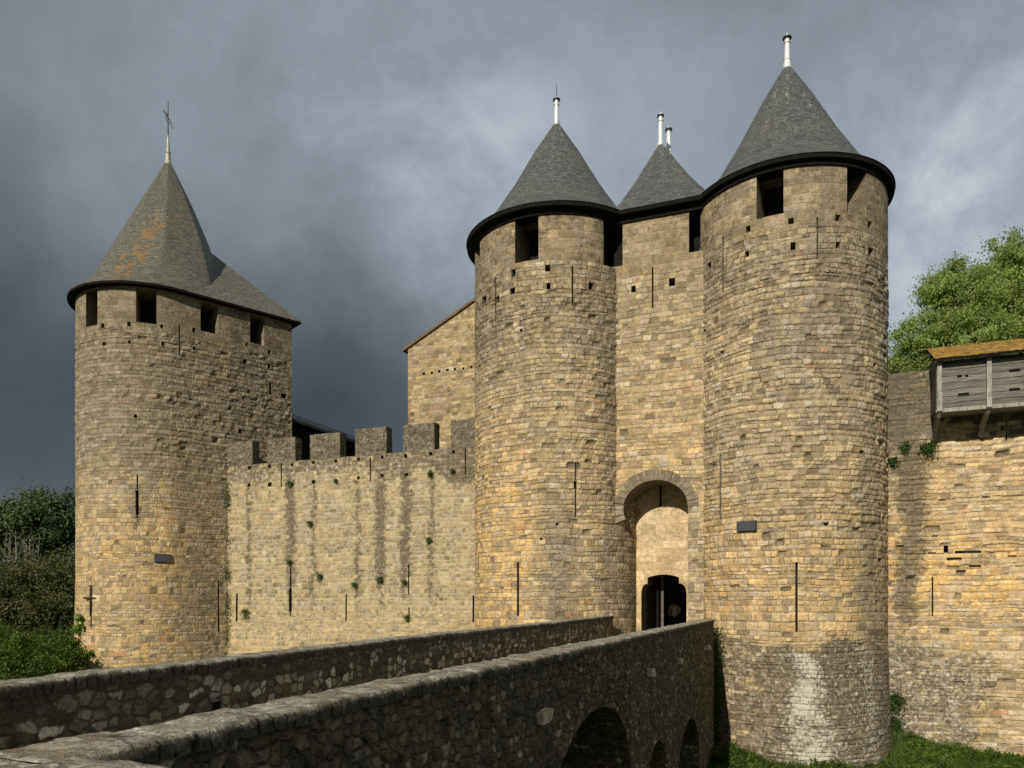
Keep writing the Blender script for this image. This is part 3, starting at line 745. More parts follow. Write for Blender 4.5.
stg = lambda U, Z: (.22*sstep(9, 13, Z), .08+0*U, .15+.3*(1-sstep(5, 10, Z)), .45*sstep(6, 12, Z))
relg = lambda U, Z: (.4+.6*sstep(5, 8, Z)*(1-sstep(11.5, 12.3, Z)))*(.5+fbm(U*.6, Z*.6, s=44))
wall('wall', gw, PG, zbox, ZE, ['gate', 'ashlar'], HG, .055, stain_shade=stg, relief=relg, split=12.9, uoff=11)
wall('wall', gw, PG, zc, zbox, ['gate'], (), .055, stain_shade=stg, relief=relg, u0=ua, u1=ub_, zlo=arch_z, uoff=11)     # spandrel over the arch
wall('wall', gw, PG, zc, zbox, ['gate'], (), .055, stain_shade=stg, relief=relg, u0=0, u1=ua, uoff=11)
wall('wall', gw, PG, zc, zbox, ['gate'], (), .055, stain_shade=stg, relief=relg, u0=ub_, uoff=11)
wall('wall', gw, PG, zsp, zc, ['gate'], (), .055, u0=0, u1=ua, uoff=11)
wall('wall', gw, PG, MOAT-.3, zc, ['gate'], (), .055, u0=ub_, uoff=11)
def g3d(u, d, z): p, n = PG.at(u); q = p-n*d; return (q[0], q[1], z)
# recess lining: jambs, little ledge where the arch springs, and the soffit
b = MB()
def quad(b, p): b.add(p, [(0, 1, 2, 3)])
for (u, za, zb) in ((ua, zsp, zc), (ub_, -2.2, zc)):
    quad(b, [g3d(u, 0, za), g3d(u, D, za), g3d(u, D, zb), g3d(u, 0, zb)])
quad(b, [g3d(0, 0, zsp), g3d(ua, 0, zsp), g3d(ua, D, zsp), g3d(0, D, zsp)])
aa = np.linspace(0, PI, 25)
cs = [(uc_-ra*math.cos(a), zc+(ztop-zc)*math.sin(a)) for a in aa]
for (p, q) in zip(cs[:-1], cs[1:]): quad(b, [g3d(p[0], 0, p[1]), g3d(q[0], 0, q[1]), g3d(q[0], D, q[1]), g3d(p[0], D, p[1])])
b.build('arch_soffit', M['jamb'], gw)
# voussoir ring standing slightly proud
b = MB(); nv = 19; t_ = .42
a0s = np.linspace(-.38, PI+.0, nv+1)
for i in range(nv):
    a, c = a0s[i]+.012, a0s[i+1]-.012; e = .045+random.uniform(-.012, .02); tt_ = t_*random.uniform(.88, 1.08)
    def pt(a, r, d):
        rr = (ra+r); zz = (ztop-zc+r)
        return g3d(uc_-rr*math.cos(a), d, zc+zz*math.sin(a))
    m_ = .5*(a+c); B = []
    for d in (-e, .22):
        B.append([pt(a, .0, d), pt(m_, .0, d), pt(c, .0, d), pt(c, tt_, d), pt(m_, tt_, d), pt(a, tt_, d)])
    b.add(B[0]+B[1], [(0, 1, 2, 3, 4, 5)[::-1], (6, 7, 8, 9, 10, 11), (0, 6, 7, 1), (1, 7, 8, 2), (2, 8, 9, 3), (3, 9, 10, 4), (4, 10, 11, 5), (5, 11, 6, 0)])
b.build('arch_ring', M['ashlar'], gw)
# back of the recess with the shouldered doorway
PB = line(GO+NI*D, FD, -3.4, 2.4, NO)
def ub2(px): return PB.u_px(px)
dl, dr, sl, sr_ = ub2(641.3), ub2(686.5), ub2(647.5), ub2(679)
kz = PB.at(.5*(dl+dr))[0][1]/F
zt0, zt1, zs0, zs1 = (HZ-574.5)*kz, (HZ-577.5)*kz, (HZ-583.5)*kz, (HZ-592)*kz
def door_z(u):
    u = np.asarray(u, float)
    mid = zt1+(zt0-zt1)*np.clip(1-((u-.5*(sl+sr_))/(.5*(sr_-sl)))**2, 0, 1)
    L = zs1+(zs0-zs1)*np.sqrt(np.clip(1-((sl-u)/(sl-dl))**2, 0, 1)); Rr = zs1+(zs0-zs1)*np.sqrt(np.clip(1-((u-sr_)/(dr-sr_))**2, 0, 1))
    return np.where(u < sl, L, np.where(u > sr_, Rr, mid))
zdb = zt0+.5; DK = -1.7
hb = [slit(PB, 660.5, 478, 507, 2.2, .4)]
hb[0]['z1'] = ztop+.3
wall('recess_wall', gw, PB, zdb, ztop+.4, ['recess'], hb, .06, uoff=3)
e_ = 1e-3
for (a, c) in ((dl, sl-e_), (sl, sr_), (sr_+e_, dr)):
    wall('recess_wall', gw, PB, zs1, zdb, ['recess'], (), .05, u0=a, u1=c, zlo=door_z, uoff=3)
wall('recess_wall', gw, PB, DK-.4, zdb, ['recess'], (), .06, u0=0, u1=dl, uoff=3)
wall('recess_wall', gw, PB, DK-.4, zdb, ['recess'], (), .06, u0=dr, uoff=3)
def b3(u, d, z): p, n = PB.at(u); q = p-n*d; return (q[0], q[1], z)
b = MB(); W_ = 1.15
pr = [(dl, DK)]+[(u, float(door_z(u))) for u in np.linspace(dl, sl-.001, 7)]+[(u, float(door_z(u))) for u in np.linspace(sl+.001, sr_-.001, 9)]+[(u, float(door_z(u))) for u in np.linspace(sr_+.001, dr, 7)]+[(dr, DK)]
for (p, q) in zip(pr[:-1], pr[1:]): quad(b, [b3(p[0], 0, p[1]), b3(q[0], 0, q[1]), b3(q[0], W_, q[1]), b3(p[0], W_, p[1])])
b.build('door_reveal', M['jamb'], gw)
b = MB()   # passage behind: two side walls, vault, far end
Lp = 9.0; x0, x1 = dl-.5, dr+.35
quad(b, [b3(x0, W_, DK), b3(x0, Lp, DK), b3(x0, Lp, 2.6), b3(x0, W_, 2.6)]); quad(b, [b3(x1, W_, DK), b3(x1, Lp, DK), b3(x1, Lp, 2.6), b3(x1, W_, 2.6)])
quad(b, [b3(x0, Lp, DK), b3(x1, Lp, DK), b3(x1, Lp, 2.6), b3(x0, Lp, 2.6)]); quad(b, [b3(x0, W_, 2.6), b3(x1, W_, 2.6), b3(x1, Lp, 2.6), b3(x0, Lp, 2.6)])
b.build('passage_wall', M['jamb'], gw)
b = MB(); b.obox(PB.at((dl+dr)/2)[0]+NI*(Lp/2-.8), FD, NI, 1.9, Lp/2+.8, DK-.15, DK); b.build('passage_floor', M['deck'], gw)
b = MB(); b.obox(PB.at(ub2(652.5))[0]+NI*(W_+.55), NI, FD, .6, .05, DK, 1.9); dd = b.build('door_leaf', M['wood_dark'], gw)
b = MB(); pp_ = PB.at(ub2(657))[0]+NI*(W_+.1); b.obox(pp_, FD, NI, .055, .05, DK, 1.3); b.build('door_edge', M['bark'], dd)
# roof over the gate wall
ev = [GO+FD*(-1.6)+NO*.36, GO+FD*(2.1)+NO*.36]
AP = np.array([6.45, 33.0])
outl = [tuple(ev[0]+(ev[1]-ev[0])*k/12) for k in range(13)]
for k in range(1, 12):
    a = math.radians(-21.6+180*k/12); rad = np.array([math.cos(a), math.sin(a)])
    outl.append(tuple(AP+FD*-.1+rad*2.0))
loft('roof', gw, outl, AP, [(1, ZE+.02), (.8, 16.25), (.6, 17.1), (.3, 18.5), (.02, 19.8)], M['slate'], streaks(AP, [-.1, .25], 17))
b = MB(); c_ = GO+NO*.18; b.obox(c_, FD, NO, 2.3, .17, ZE-.14, ZE+.015); b.build('eave_timber', M['wood_dark'], gw)
b = MB(); b.obox(GO+NI*.2, FD, NI, 2.3, .27, ZE-.38, ZE-.145); b.build('wall_plate', M['wood_dark'], gw)
white_rods(gw, 'finial', AP, [(.24, 19.45), (.15, 19.65), (.13, 19.85), (.11, 19.9), (.10, 20.75), (.13, 20.77), (.1, 20.8), (.1, 21.0), (.02, 21.2)], cap=[(0, 21.0), (.15, 20.98), (.15, 21.03), (0, 21.07)])
A2 = np.array([7.05, 34.2])
white_rods(gw, 'finial', A2, [(.13, 19.3), (.12, 20.5), (.1, 20.55), (.1, 21.05), (.13, 21.07), (.1, 21.1), (.1, 21.2), (.02, 21.32)], cap=[(0, 21.15), (.16, 21.13), (.16, 21.18), (0, 21.22)])

# --- far left tower
g1 = thing('round_tower', 'far left round stone tower with a tall slate roof patched with orange lichen', 'tower', (C1[0], C1[1], MOAT))
SD = np.array([.734, .679]); SN = np.array([.679, -.734])
pa = arc(C1, R1, -235, -47.2, .05)
e0 = C1+R1*SN; n_l = 140
P1 = Path(np.concatenate([pa.P, e0+SD*np.linspace(.03, 6.13, n_l)[:, None]]), np.concatenate([pa.N, np.repeat(SN[None], n_l, 0)]))
cor = e0+SD*6.13
H1 = [hole(P1, 86, 97.5, 280, 326, 1.3, 'window_opening'), hole(P1, 136, 156.5, 280, 323, 1.5, 'window_opening'),
      hole(P1, 200.5, 218, 280, 332.5, 1.4, 'window_opening'), hole(P1, 250, 264, 300, 344, 1.4, 'window_opening')]
for h in H1: h['z1'] = ZE-.08
for x, y in [(182, 195), (294, 188), (434, 198), (571, 213), (188, 272), (296, 264), (439, 272), (573, 292), (797, 275), (893, 308), (790, 348), (893, 368), (322, 580), (770, 645)]:
    H1.append(sq(P1, x/4.267+60, y/4.267+280, 3.0, 4))
for x, a, b_, w in [(179.5, 325, 355, 1.5), (270.5, 383, 395, 2.6), (92, 585, 627, 1.4), (218.5, 580, 632, 1.8)]: H1.append(slit(P1, x, a, b_, w))
H1.append(sq(P1, 284, 396, 5, 4, .35)); H1 += slit3(P1, 137.3, 474, 490, 515, 518, 1.6, 3.2)
def st1(U, Z):
    g = .28*sstep(6, 10, Z)*(.5+fbm(U*.4, Z*.4, s=2))
    us_ = P1.u_px(228); g = np.maximum(g, .5*sstep(us_-.5, us_+.3, U)*sstep(4, 8, Z))
    d = drips(P1, [137], 505, 545, .25)(U, Z); g = np.maximum(g, .6*d)
    g = np.maximum(g, .45*sstep(P1.u_px(185), P1.u_px(205), U)*(1-sstep(P1.u_px(215), P1.u_px(225), U))*(1-sstep(3, 8, Z)))
    yel = (1-sstep(2, 10, Z))*(.3+.8*(fbm(U*.35, Z*.35, s=31)-.25))+.10
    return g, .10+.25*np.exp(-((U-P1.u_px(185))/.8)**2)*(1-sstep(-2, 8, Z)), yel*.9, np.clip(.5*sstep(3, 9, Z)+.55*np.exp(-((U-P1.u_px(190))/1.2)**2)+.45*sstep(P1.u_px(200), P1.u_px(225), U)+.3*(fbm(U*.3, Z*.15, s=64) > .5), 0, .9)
def rel1(U, Z):
    r = .25+1.0*sstep(5.5, 7.5, Z)*(1-sstep(13.1, 13.5, Z))
    return r*(.6+.8*fbm(U*.5, Z*.5, s=45))
wall('wall', g1, P1, MOAT-.4, ZE+.1, ['tower_l', 'ashlar'], H1, .06, stain_shade=st1, relief=rel1, split=13.45, uoff=57, bat=lambda z: .14*(1-sstep(-6, 2, z)))
PK = line(cor, -SN*1.0, 0, 7.4, SD); wall('wall', g1, PK, MOAT, ZE+.1, ['tower_l'], (), .25)
b = MB(); p, n = P1.at(P1.u_px(162)); tt = np.array([-n[1], n[0]]); z = P1.z_px(162, 558)
b.obox(p+n*.05, tt, n, .35, .06, z-.2, z+.2); b.build('plaque', M['plaque'], g1)
b = MB(); p, n = P1.at(P1.u_px(92)); z = P1.z_px(92, 598)
b.tube([(p[0]+n[0]*.1, p[1]+n[1]*.1, P1.z_px(92, 585)), (p[0]+n[0]*.1, p[1]+n[1]*.1, P1.z_px(92, 616))], .03); b.tube([(p[0]+n[0]*.12-.35, p[1], z), (p[0]+n[0]*.12+.35, p[1]-.1, z-.02)], .05); b.build('iron_bar', M['iron'], g1)
R1E = 4.07; ZE1 = ZE+.12
ecor = np.array([-11.78, 42.5]); eback = ecor+np.array([-.679, .734])*8.0
ang = np.radians(np.linspace(-47.2, -47.2-190, 60))
eo = [ecor]+[C1+R1E*np.array([math.cos(a), math.sin(a)]) for a in ang]+[eback]
ei = [cor]+[C1+(R1-.05)*np.array([math.cos(a), math.sin(a)]) for a in ang]+[cor+np.array([-.679, .734])*7.5]
A1 = np.array([-19.05, 42.1])
def st_r1(V):
    X = V[:, 0]; Zz = V[:, 2]
    o = .50*np.exp(-((X+18.95-.22*(Zz-18))/1.15)**2)*(1-sstep(20.2, 21.8, Zz))*(V[:, 1] < 41)
    o = np.maximum(o, .22*(1-sstep(16.5, 18, Zz))); return (o, .15+.25*sstep(22, 23.5, Zz))
def poly_round(n, off):        # slightly faceted cone: the photo's roof has one clear ridge down its front
    pass
loft('roof', g1, circ(C1, R1E, 144), A1, [(1, ZE1), (.9, 16.2), (.80, 17.15), (.68, 18.5), (.5, 20.25), (.3, 22.05), (.02, 24.35)], M['slate_old'], st_r1, ctr=C1, pw=3, oct_=math.radians(-65.7))
Gp = np.array([-17.93, 43.38, 20.4]); Tp = C1+R1E*np.array([math.cos(math.radians(-62)), math.sin(math.radians(-62))]); Tp = np.array([*Tp, ZE1+.02])
Ep = np.array([*ecor, ZE1]); Bp = np.array([*eback, ZE1]); Gb = np.array([-19, 45.5, 19.4])
def tri_grid(A, B, C_, n=14):
    V = []; UV = []; f = []; ix = {}
    e1 = (B-A)/np.linalg.norm(B-A); nn = np.cross(B-A, C_-A); e2 = np.cross(nn, e1); e2 /= np.linalg.norm(e2)
    for i in range(n+1):
        for j in range(n+1-i):
            p = A+(B-A)*i/n+(C_-A)*j/n; ix[i, j] = len(V); V.append(p); UV.append(((p-A)@e1, (p-A)@e2))
    for i in range(n):
        for j in range(n-i):
            f.append((ix[i, j], ix[i+1, j], ix[i, j+1]))
            if i+j < n-1: f.append((ix[i+1, j], ix[i+1, j+1], ix[i, j+1]))
    return np.array(V), np.array(UV), f
V_, U_, F_ = [], [], []
for (a, c, d) in ((Tp, Ep, Gp), (Ep, Bp, Gp), (Bp, Gb, Gp)):
    v, u, f = tri_grid(a, c, d); F_ += [tuple(i+sum(len(x) for x in V_) for i in q) for q in f]; V_.append(v); U_.append(u)
V_ = np.concatenate(V_); U_ = np.concatenate(U_)
sdd = np.zeros((len(V_), 4)); sdd[:, 0] = .2; sdd[:, 1] = .12
mesh_obj('roof_wing', V_, F_, M['slate_old'], g1, uv=U_, attrs={'stain_shade': sdd})
ring('eave_timber', g1, eo, ei, ZE1-.12, ZE1-.01, M['wood_dark'])
f1 = white_rods(g1, 'finial', A1, [(.2, 24.1), (.14, 24.35), (.12, 24.7), (.15, 24.75), (.1, 24.8), (.05, 25.65), (.07, 25.7), (.03, 25.75)], mat='lead')
b = MB(); b.lathe(A1, [(.03, 25.7), (.018, 27.6)], 6); b.tube([(A1[0]-.28, A1[1], 27.15), (A1[0]+.22, A1[1], 26.35)], .022, 6); b.tube([(A1[0]-.2, A1[1]+.05, 26.75), (A1[0]+.25, A1[1]+.05, 26.15)], .02, 6)
b.add([(A1[0]-.3, A1[1]-.012, 27.2), (A1[0]-.02, A1[1]-.012, 26.95), (A1[0]-.04, A1[1]-.012, 26.65), (A1[0]-.3, A1[1]+.012, 27.2), (A1[0]-.02, A1[1]+.012, 26.95), (A1[0]-.04, A1[1]+.012, 26.65)], [(0, 1, 2), (5, 4, 3), (0, 3, 4, 1), (1, 4, 5, 2), (2, 5, 3, 0)])
b.build('weathervane', M['iron'], f1)

# ------------------------------------------------------------------ curtain wall with merlons
gc = thing('curtain_wall', 'crenellated curtain wall of pale small stones between the far left tower and the gate towers', 'castle wall', (-6, 36.5, MOAT))
PC = line(C2, -FD, 3.0, 18.6, NO)
ZS = 7.03; ZM = 8.27
Hc = []
for x, y in [(158, 153), (223, 148), (294, 143), (363, 136), (434, 131), (507, 125), (583, 119), (658, 115), (738, 108), (811, 102), (157, 208), (223, 206), (363, 198), (507, 185), (583, 178), (660, 175)]:
    Hc.append(sq(PC, x/3.2+200, y/3.2+420, 3.1, 3.6))
for x, a, b_, w in [(118, 555, 645, 1.8), (468, 557, 645, 1.3), (668, 462, 560, 1.3), (875, 562, 648, 1.8), (669, 600, 640, 1.3)]:
    Hc.append(slit(PC, x/3.2+200, a/3.2+420, b_/3.2+420, w))
Hc += slit3(PC, 290.6, 567, 588, 612, 616, 1.4, 2.8)
for x, a, b_ in [(260, 140, 215), (545, 120, 197), (849, 75, 175)]:
    hh_ = slit(PC, x/3.2+200, a/3.2+420, b_/3.2+420, 1.2, .4); hh_['z1'] = min(hh_['z1'], ZS-.06); Hc.append(hh_)
DX = [x/3.2+200 for x in (155, 290, 360, 505, 578, 655, 740)]
dr_ = drips(PC, DX, 480, 620, .24); dr2 = drips(PC, [x/3.2+200 for x in (290, 578, 655)], 470, 600, .38)
def stc(U, Z):
    g = np.maximum(.62*dr_(U, Z), .8*dr2(U, Z))
    rt = sstep(PC.u_px(430), PC.u_px(455), U) if PC.u_px(455) > PC.u_px(430) else 1-sstep(PC.u_px(455), PC.u_px(430), U)
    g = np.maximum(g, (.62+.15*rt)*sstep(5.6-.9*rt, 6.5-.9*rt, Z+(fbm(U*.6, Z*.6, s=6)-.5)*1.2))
    g = np.maximum(g, .45*(1-sstep(-3.6, -2.2, Z))*fbm(U, Z, s=4))
    return g, .12+.1*sstep(5.5, 6.5, Z), .30*fbm(U*.4, Z*.4, s=14)+.35*(1-sstep(-3.5, 1, Z))
wall('wall', gc, PC, MOAT-.3, ZS, ['curtain'], Hc, .06, stain_shade=stc, relief=lambda U, Z: .4+.8*fbm(U*.5, Z*.5, s=47), uoff=90, bat=lambda z: .25*(1-sstep(-6, 0, z)))
b = MB(); pm, _ = PC.at(PC.L/2); b.obox(pm+NI*.29, FD, NI, PC.L/2-.01, .28, ZS-.05, ZS-.004); b.obox(pm+NI*.64, FD, NI, PC.L/2-.01, .06, 2.0, ZS-.052); b.obox(pm+NI*1.3, FD, NI, PC.L/2, .73, 5.6, 5.9)
b.build('wall_walk', M['merlon'], gc)
def slab(name, parent, path, u0, u1, z0, z1, th, mat, stain_shade=None, st=.06):
    """a solid block of masonry: front, two ends, top and back"""
    P_, N_ = path.at(np.array([u0, u1])); n = N_[0]; tdir = (P_[1]-P_[0])/np.linalg.norm(P_[1]-P_[0])
    Vs, Us, Fs, Ds = [], [], [], []
    def face(o, a, b_, la, lb, uo):
        na, nb = max(2, int(la/st)+1), max(2, int(lb/st)+1)
        A_, B_ = np.meshgrid(np.linspace(0, la, na), np.linspace(0, lb, nb), indexing='ij')
        V = np.array(o)+A_[..., None]*np.array(a)+B_[..., None]*np.array(b_)
        base = sum(len(x) for x in Vs); idx = base+np.arange(na*nb).reshape(na, nb)
        Vs.append(V.reshape(-1, 3)); Us.append(np.stack([A_+uo, B_+V[0, 0, 2]+20], -1).reshape(-1, 2))
        Fs.append(np.stack([idx[:-1, :-1], idx[1:, :-1], idx[1:, 1:], idx[:-1, 1:]], -1).reshape(-1, 4))
        d = np.zeros((na, nb)); Ds.append(d.ravel())
    L = u1-u0; T = (*tdir, 0); I = (-n[0], -n[1], 0); Zx = (0, 0, 1); z_ = z1-z0
    f0 = (*P_[0], z0); f1_ = (*P_[1], z0)
    face(f0, T, Zx, L, z_, u0); face(f1_, I, Zx, th, z_, u1); face(f0, I, Zx, th, z_, u0+3); face((*P_[0], z1), T, I, L, th, u0)
    face((P_[0][0]-n[0]*th, P_[0][1]-n[1]*th, z0), T, Zx, L, z_, u0+5)
    V = np.concatenate(Vs); k = .018
    V = V+np.stack([(vnoise(V[:, 0]*5, V[:, 1]*5, V[:, 2]*5, s=q)-.5)*k*2 for q in (1, 2, 3)], -1)
    sd = np.zeros((len(V), 4)); sd[:, 0] = .45; sd[:, 1] = .4; sd[:, 2] = .3; sd[:, 3] = 1
    if stain_shade: sd[:, 0], sd[:, 1], sd[:, 2] = stain_shade
    return mesh_obj(name, V, np.concatenate(Fs), M[mat], parent, uv=np.concatenate(Us), attrs={'stain_shade': sd, 'dsp': np.concatenate(Ds)})
for (a, c, dz) in [(222, 252.5, 0), (267, 295.3, -.02), (310, 340, .0), (355.3, 386.5, .06), (403, 434.4, .04), (451, 480, .05)]:
    u_a, u_b = sorted((PC.u_px(a), PC.u_px(c))); slab('merlon', gc, PC, u_a, u_b, ZS-.01, ZM+dz, .52, 'merlon')
# hand rail on the wall walk
gr = thing('handrail', 'small sloping iron handrail seen through the gap in the battlements', 'railing', (-3.2, 36.8, 5.9))
b = MB(); ps = [np.array([-3.45+.31*k, 36.9-.1*k, 7.02+.13*k]) for k in range(4)]
b.tube([ps[0], ps[-1]], .025, 6); b.build('rail', M['iron'], gr)
for p in ps:
    b = MB(); b.tube([(p[0], p[1], 5.9), tuple(p)], .018, 6); b.build('baluster', M['iron'], gr)

# ------------------------------------------------------------------ right curtain wall
gR = thing('curtain_wall', 'ochre curtain wall running out of the picture to the right of the tallest tower, under the timber gallery', 'castle wall', (17, 28, MOAT))
RO = np.array([14.38, 29.0])
PR = line(RO, FD, -1.6, 9.5, NO)
HR = [slit(PR, 932.5, 577, 616, 1.6), slit(PR, 1006.5, 412, 440, 1.8), sq(PR, 946, 549, 5.5, 6, .4)]
for x, y, w, h_ in [(968, 552, 26, 3.), (954, 559, 15, 3.2), (975, 566, 12, 2.4), (942, 500, 7, 1.6), (900, 546, 8, 1.6), (986, 497, 8, 1.5), (932, 553, 8, 1.6), (1012, 556, 9, 1.6), (961, 571, 10, 1.8), (935, 536, 6, 1.5)]:
    HR.append(hole(PR, x-w/2, x+w/2, y-h_/2, y+h_/2, .16, 'crack', 'right'))
def stR(U, Z):
    u0_ = PR.u_px(890); u1_ = PR.u_px(905); u2_ = PR.u_px(928)
    n = fbm(U*.7, Z*.7, s=12)
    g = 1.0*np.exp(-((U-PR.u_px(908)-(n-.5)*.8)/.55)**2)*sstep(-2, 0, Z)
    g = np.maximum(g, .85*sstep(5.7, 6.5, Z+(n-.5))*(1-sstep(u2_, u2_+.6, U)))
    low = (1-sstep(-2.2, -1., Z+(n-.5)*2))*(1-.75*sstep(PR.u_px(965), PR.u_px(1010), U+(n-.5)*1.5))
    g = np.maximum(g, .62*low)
    return g, .10+.30*low, np.clip(.22+.70*np.exp(-((Z-.9)/1.5)**2)+.5*(n-.4), 0, 1), np.clip(.45*sstep(3, 7, Z)+.4*low+.35*(1-sstep(u0_, u2_, U)), 0, .9)
wall('wall', gR, PR, MOAT-.4, 8.62, ['right'], HR, .055, stain_shade=stR, relief=lambda U, Z: (.4+.9*sstep(-1.5, 1, Z))*(.5+fbm(U*.5, Z*.5, s=49)), uoff=140)
b = MB(); pm, _ = PR.at(PR.L/2); b.obox(pm+NI*.46, FD, NI, PR.L/2, .455, 6, 8.61); b.build('wall_top', M['merlon'], gR)

# timber hoarding hung on the wall
gh = thing('timber_gallery', 'grey plank gallery with an orange lichened roof hanging on the right wall', 'wooden gallery', (*(RO+FD*3+NO*.7), 6.8))
pj = 1.45
PHf = line(RO+NO*pj, FD, 1.40, 9.3, NO)
HH = []
for x0_, x1_, y0_, y1_ in [(957, 962, 375, 377.5), (965, 968.5, 374.5, 377), (958, 969, 393, 396), (1009, 1020, 369.3, 372), (1009, 1020, 388, 391)]:
    HH.append(hole(PHf, x0_, x1_, y0_, y1_, .05, 'loophole', 'black'))
zb_, zt_ = 6.83, 8.5
wall('plank_front', gh, PHf, zb_, zt_, ['wood_grey'], HH, .1)
def hp(s, p, z): q = RO+FD*s+NO*p; return (q[0], q[1], z)
b = MB(); b.hexa([hp(1.40, 0, zb_), hp(1.40, pj-.01, zb_), hp(1.45, pj-.01, zb_), hp(1.45, 0, zb_), hp(1.40, 0, zt_+.4), hp(1.40, pj-.01, zt_), hp(1.45, pj-.01, zt_), hp(1.45, 0, zt_+.4)]); b.build('plank_side', M['wood_grey'], gh)
b = MB(); b.hexa([hp(1.46, .01, zb_-.03), hp(1.46, pj+.0, zb_-.03), hp(9.3, pj+.0, zb_-.03), hp(9.3, .01, zb_-.03), hp(1.46, .01, zb_+.05), hp(1.46, pj-.02, zb_+.05), hp(9.3, pj-.02, zb_+.05), hp(9.3, .01, zb_+.05)]); b.build('floor', M['timber'], gh)
b = MB(); b.hexa([hp(1.38, pj-.03, zb_-.15), hp(1.38, pj+.045, zb_-.15), hp(9.3, pj+.045, zb_-.15), hp(9.3, pj-.03, zb_-.15), hp(1.38, pj-.03, zb_-.03), hp(1.38, pj+.045, zb_-.03), hp(9.3, pj+.045, zb_-.03), hp(9.3, pj-.03, zb_-.03)]); b.build('sill_beam', M['timber'], gh)
for k in range(6):
    s_ = 1.49+1.52*k
    b = MB(); b.hexa([hp(s_-.08, pj+.05, zb_-.12), hp(s_-.08, pj+.14, zb_-.12), hp(s_+.08, pj+.14, zb_-.12), hp(s_+.08, pj+.05, zb_-.12), hp(s_-.07, pj+.004, zt_), hp(s_-.07, pj+.11, zt_), hp(s_+.07, pj+.11, zt_), hp(s_+.07, pj+.004, zt_)]); b.build('post', M['timber'], gh)
    b = MB(); pts = [hp(s_, pj+.02, zb_-.14), hp(s_, pj-.15, zb_-.3), hp(s_, pj-.55, zb_-.45), hp(s_, .5, zb_-.62), hp(s_, .12, zb_-.8)]
    pts = [hp(s_, pj+.06, zb_-.05), hp(s_, pj-.12, zb_-.22), hp(s_, pj-.6, zb_-.36), hp(s_, .35, zb_-.58), hp(s_, .10, zb_-.82)]
    b.tube(pts, [.09, .095, .09, .085, .1], 4); b.build('bracket', M['timber'], gh)
def rf(s, tt_, dz=0):   # along roof slope: tt_ 0 eaves .. 1 ridge
    p = 1.78+(-.35-1.78)*tt_; z = 8.52+(9.5-8.52)*tt_; return np.array(hp(s, p, z+dz))
V, U, Fq = [], [], []
ns, nt = 90, 24
for i in range(ns+1):
    for j in range(nt+1):
        s_ = 1.30+(9.4-1.30)*i/ns; q = rf(s_, j/nt); q[2] += .07*((-(j/nt*2.34/.2)) % 1)*.6+.03*random.random(); V.append(q); U.append((s_, j/nt*2.34))
idx = np.arange((ns+1)*(nt+1)).reshape(ns+1, nt+1)
q4 = np.stack([idx[:-1, :-1], idx[1:, :-1], idx[1:, 1:], idx[:-1, 1:]], -1).reshape(-1, 4)
mesh_obj('roof', V, q4, M['moss'], gh, uv=U)
b = MB(); B_ = [rf(1.32, 0, -.09), rf(9.4, 0, -.09), rf(9.4, 1, -.09), rf(1.32, 1, -.09), rf(1.32, 0, -.005), rf(9.4, 0, -.005), rf(9.4, 1, -.005), rf(1.32, 1, -.005)]; b.hexa(B_); b.build('roof_boards', M['wood_dark'], gh)

# ------------------------------------------------------------------ buildings inside
gi = thing('stone_building', 'tan stone building with a sloping roof edge rising behind the battlements beside the gate tower', 'building', (-3, 43.5, MOAT))
PI_ = line(np.array([-6.02, 44.0]), FD, 0, 7.5, NO)
HI = [sq(PI_, x/3.2+280, y/3.2+280, 2.2, 2.6, .3) for x, y in [(460, 300), (486, 297), (510, 292), (536, 288), (560, 285), (587, 283), (612, 278)]]
zr = lambda u: 14.55+.50*np.asarray(u)
ZF = 13.6
wall('wall', gi, PI_, MOAT, ZF, ['inner'], HI, .08, relief=lambda U, Z: .6+0*U, uoff=200, stain_shade=lambda U, Z: (.15*fbm(U, Z), .05+0*U, .25+0*U))
wall('wall', gi, PI_, ZF, 14.6, ['inner'], (), .08, zhi=lambda u: zr(u), relief=lambda U, Z: .4+0*U, uoff=200, stain_shade=lambda U, Z: (.15*fbm(U, Z), .05+0*U, .25+0*U))
def ip(s, d, z): q = np.array([-6.02, 44.0])+FD*s+NI*d; return (q[0], q[1], z)
b = MB(); b.add([ip(0, 0, MOAT), ip(0, 9, MOAT), ip(0, 9, zr(0)), ip(0, 0, zr(0))], [(0, 1, 2, 3)]); b.build('side_wall', M['jamb'], gi)
b = MB(); z0_, z1_ = float(zr(-.3)), float(zr(7.5))
b.hexa([ip(-.3, -.12, z0_), ip(7.5, -.12, z1_), ip(7.5, 9, z1_), ip(-.3, 9, z0_), ip(-.3, -.12, z0_+.16), ip(7.5, -.12, z1_+.16), ip(7.5, 9, z1_+.16), ip(-.3, 9, z0_+.16)]); b.build('roof', M['tile_edge'], gi)
go = thing('stone_range', 'low dark-roofed range behind the merlons beside the far left tower, all in shade', 'building', (-13, 48, MOAT))
def op(s, d, z): q = np.array([-12.45, 43.3])+FD*s+NI*d; return (q[0], q[1], z)
b = MB(); b.hexa([op(-6, 0, MOAT), op(0, 0, MOAT), op(0, 14, MOAT), op(-6, 14, MOAT), op(-6, 0, 10.1), op(0, 0, 10.1), op(0, 14, 10.1), op(-6, 14, 10.1)]); b.build('wall', M['wood_dark'], go)  # stone wall in near-black: its shade is put into the colour
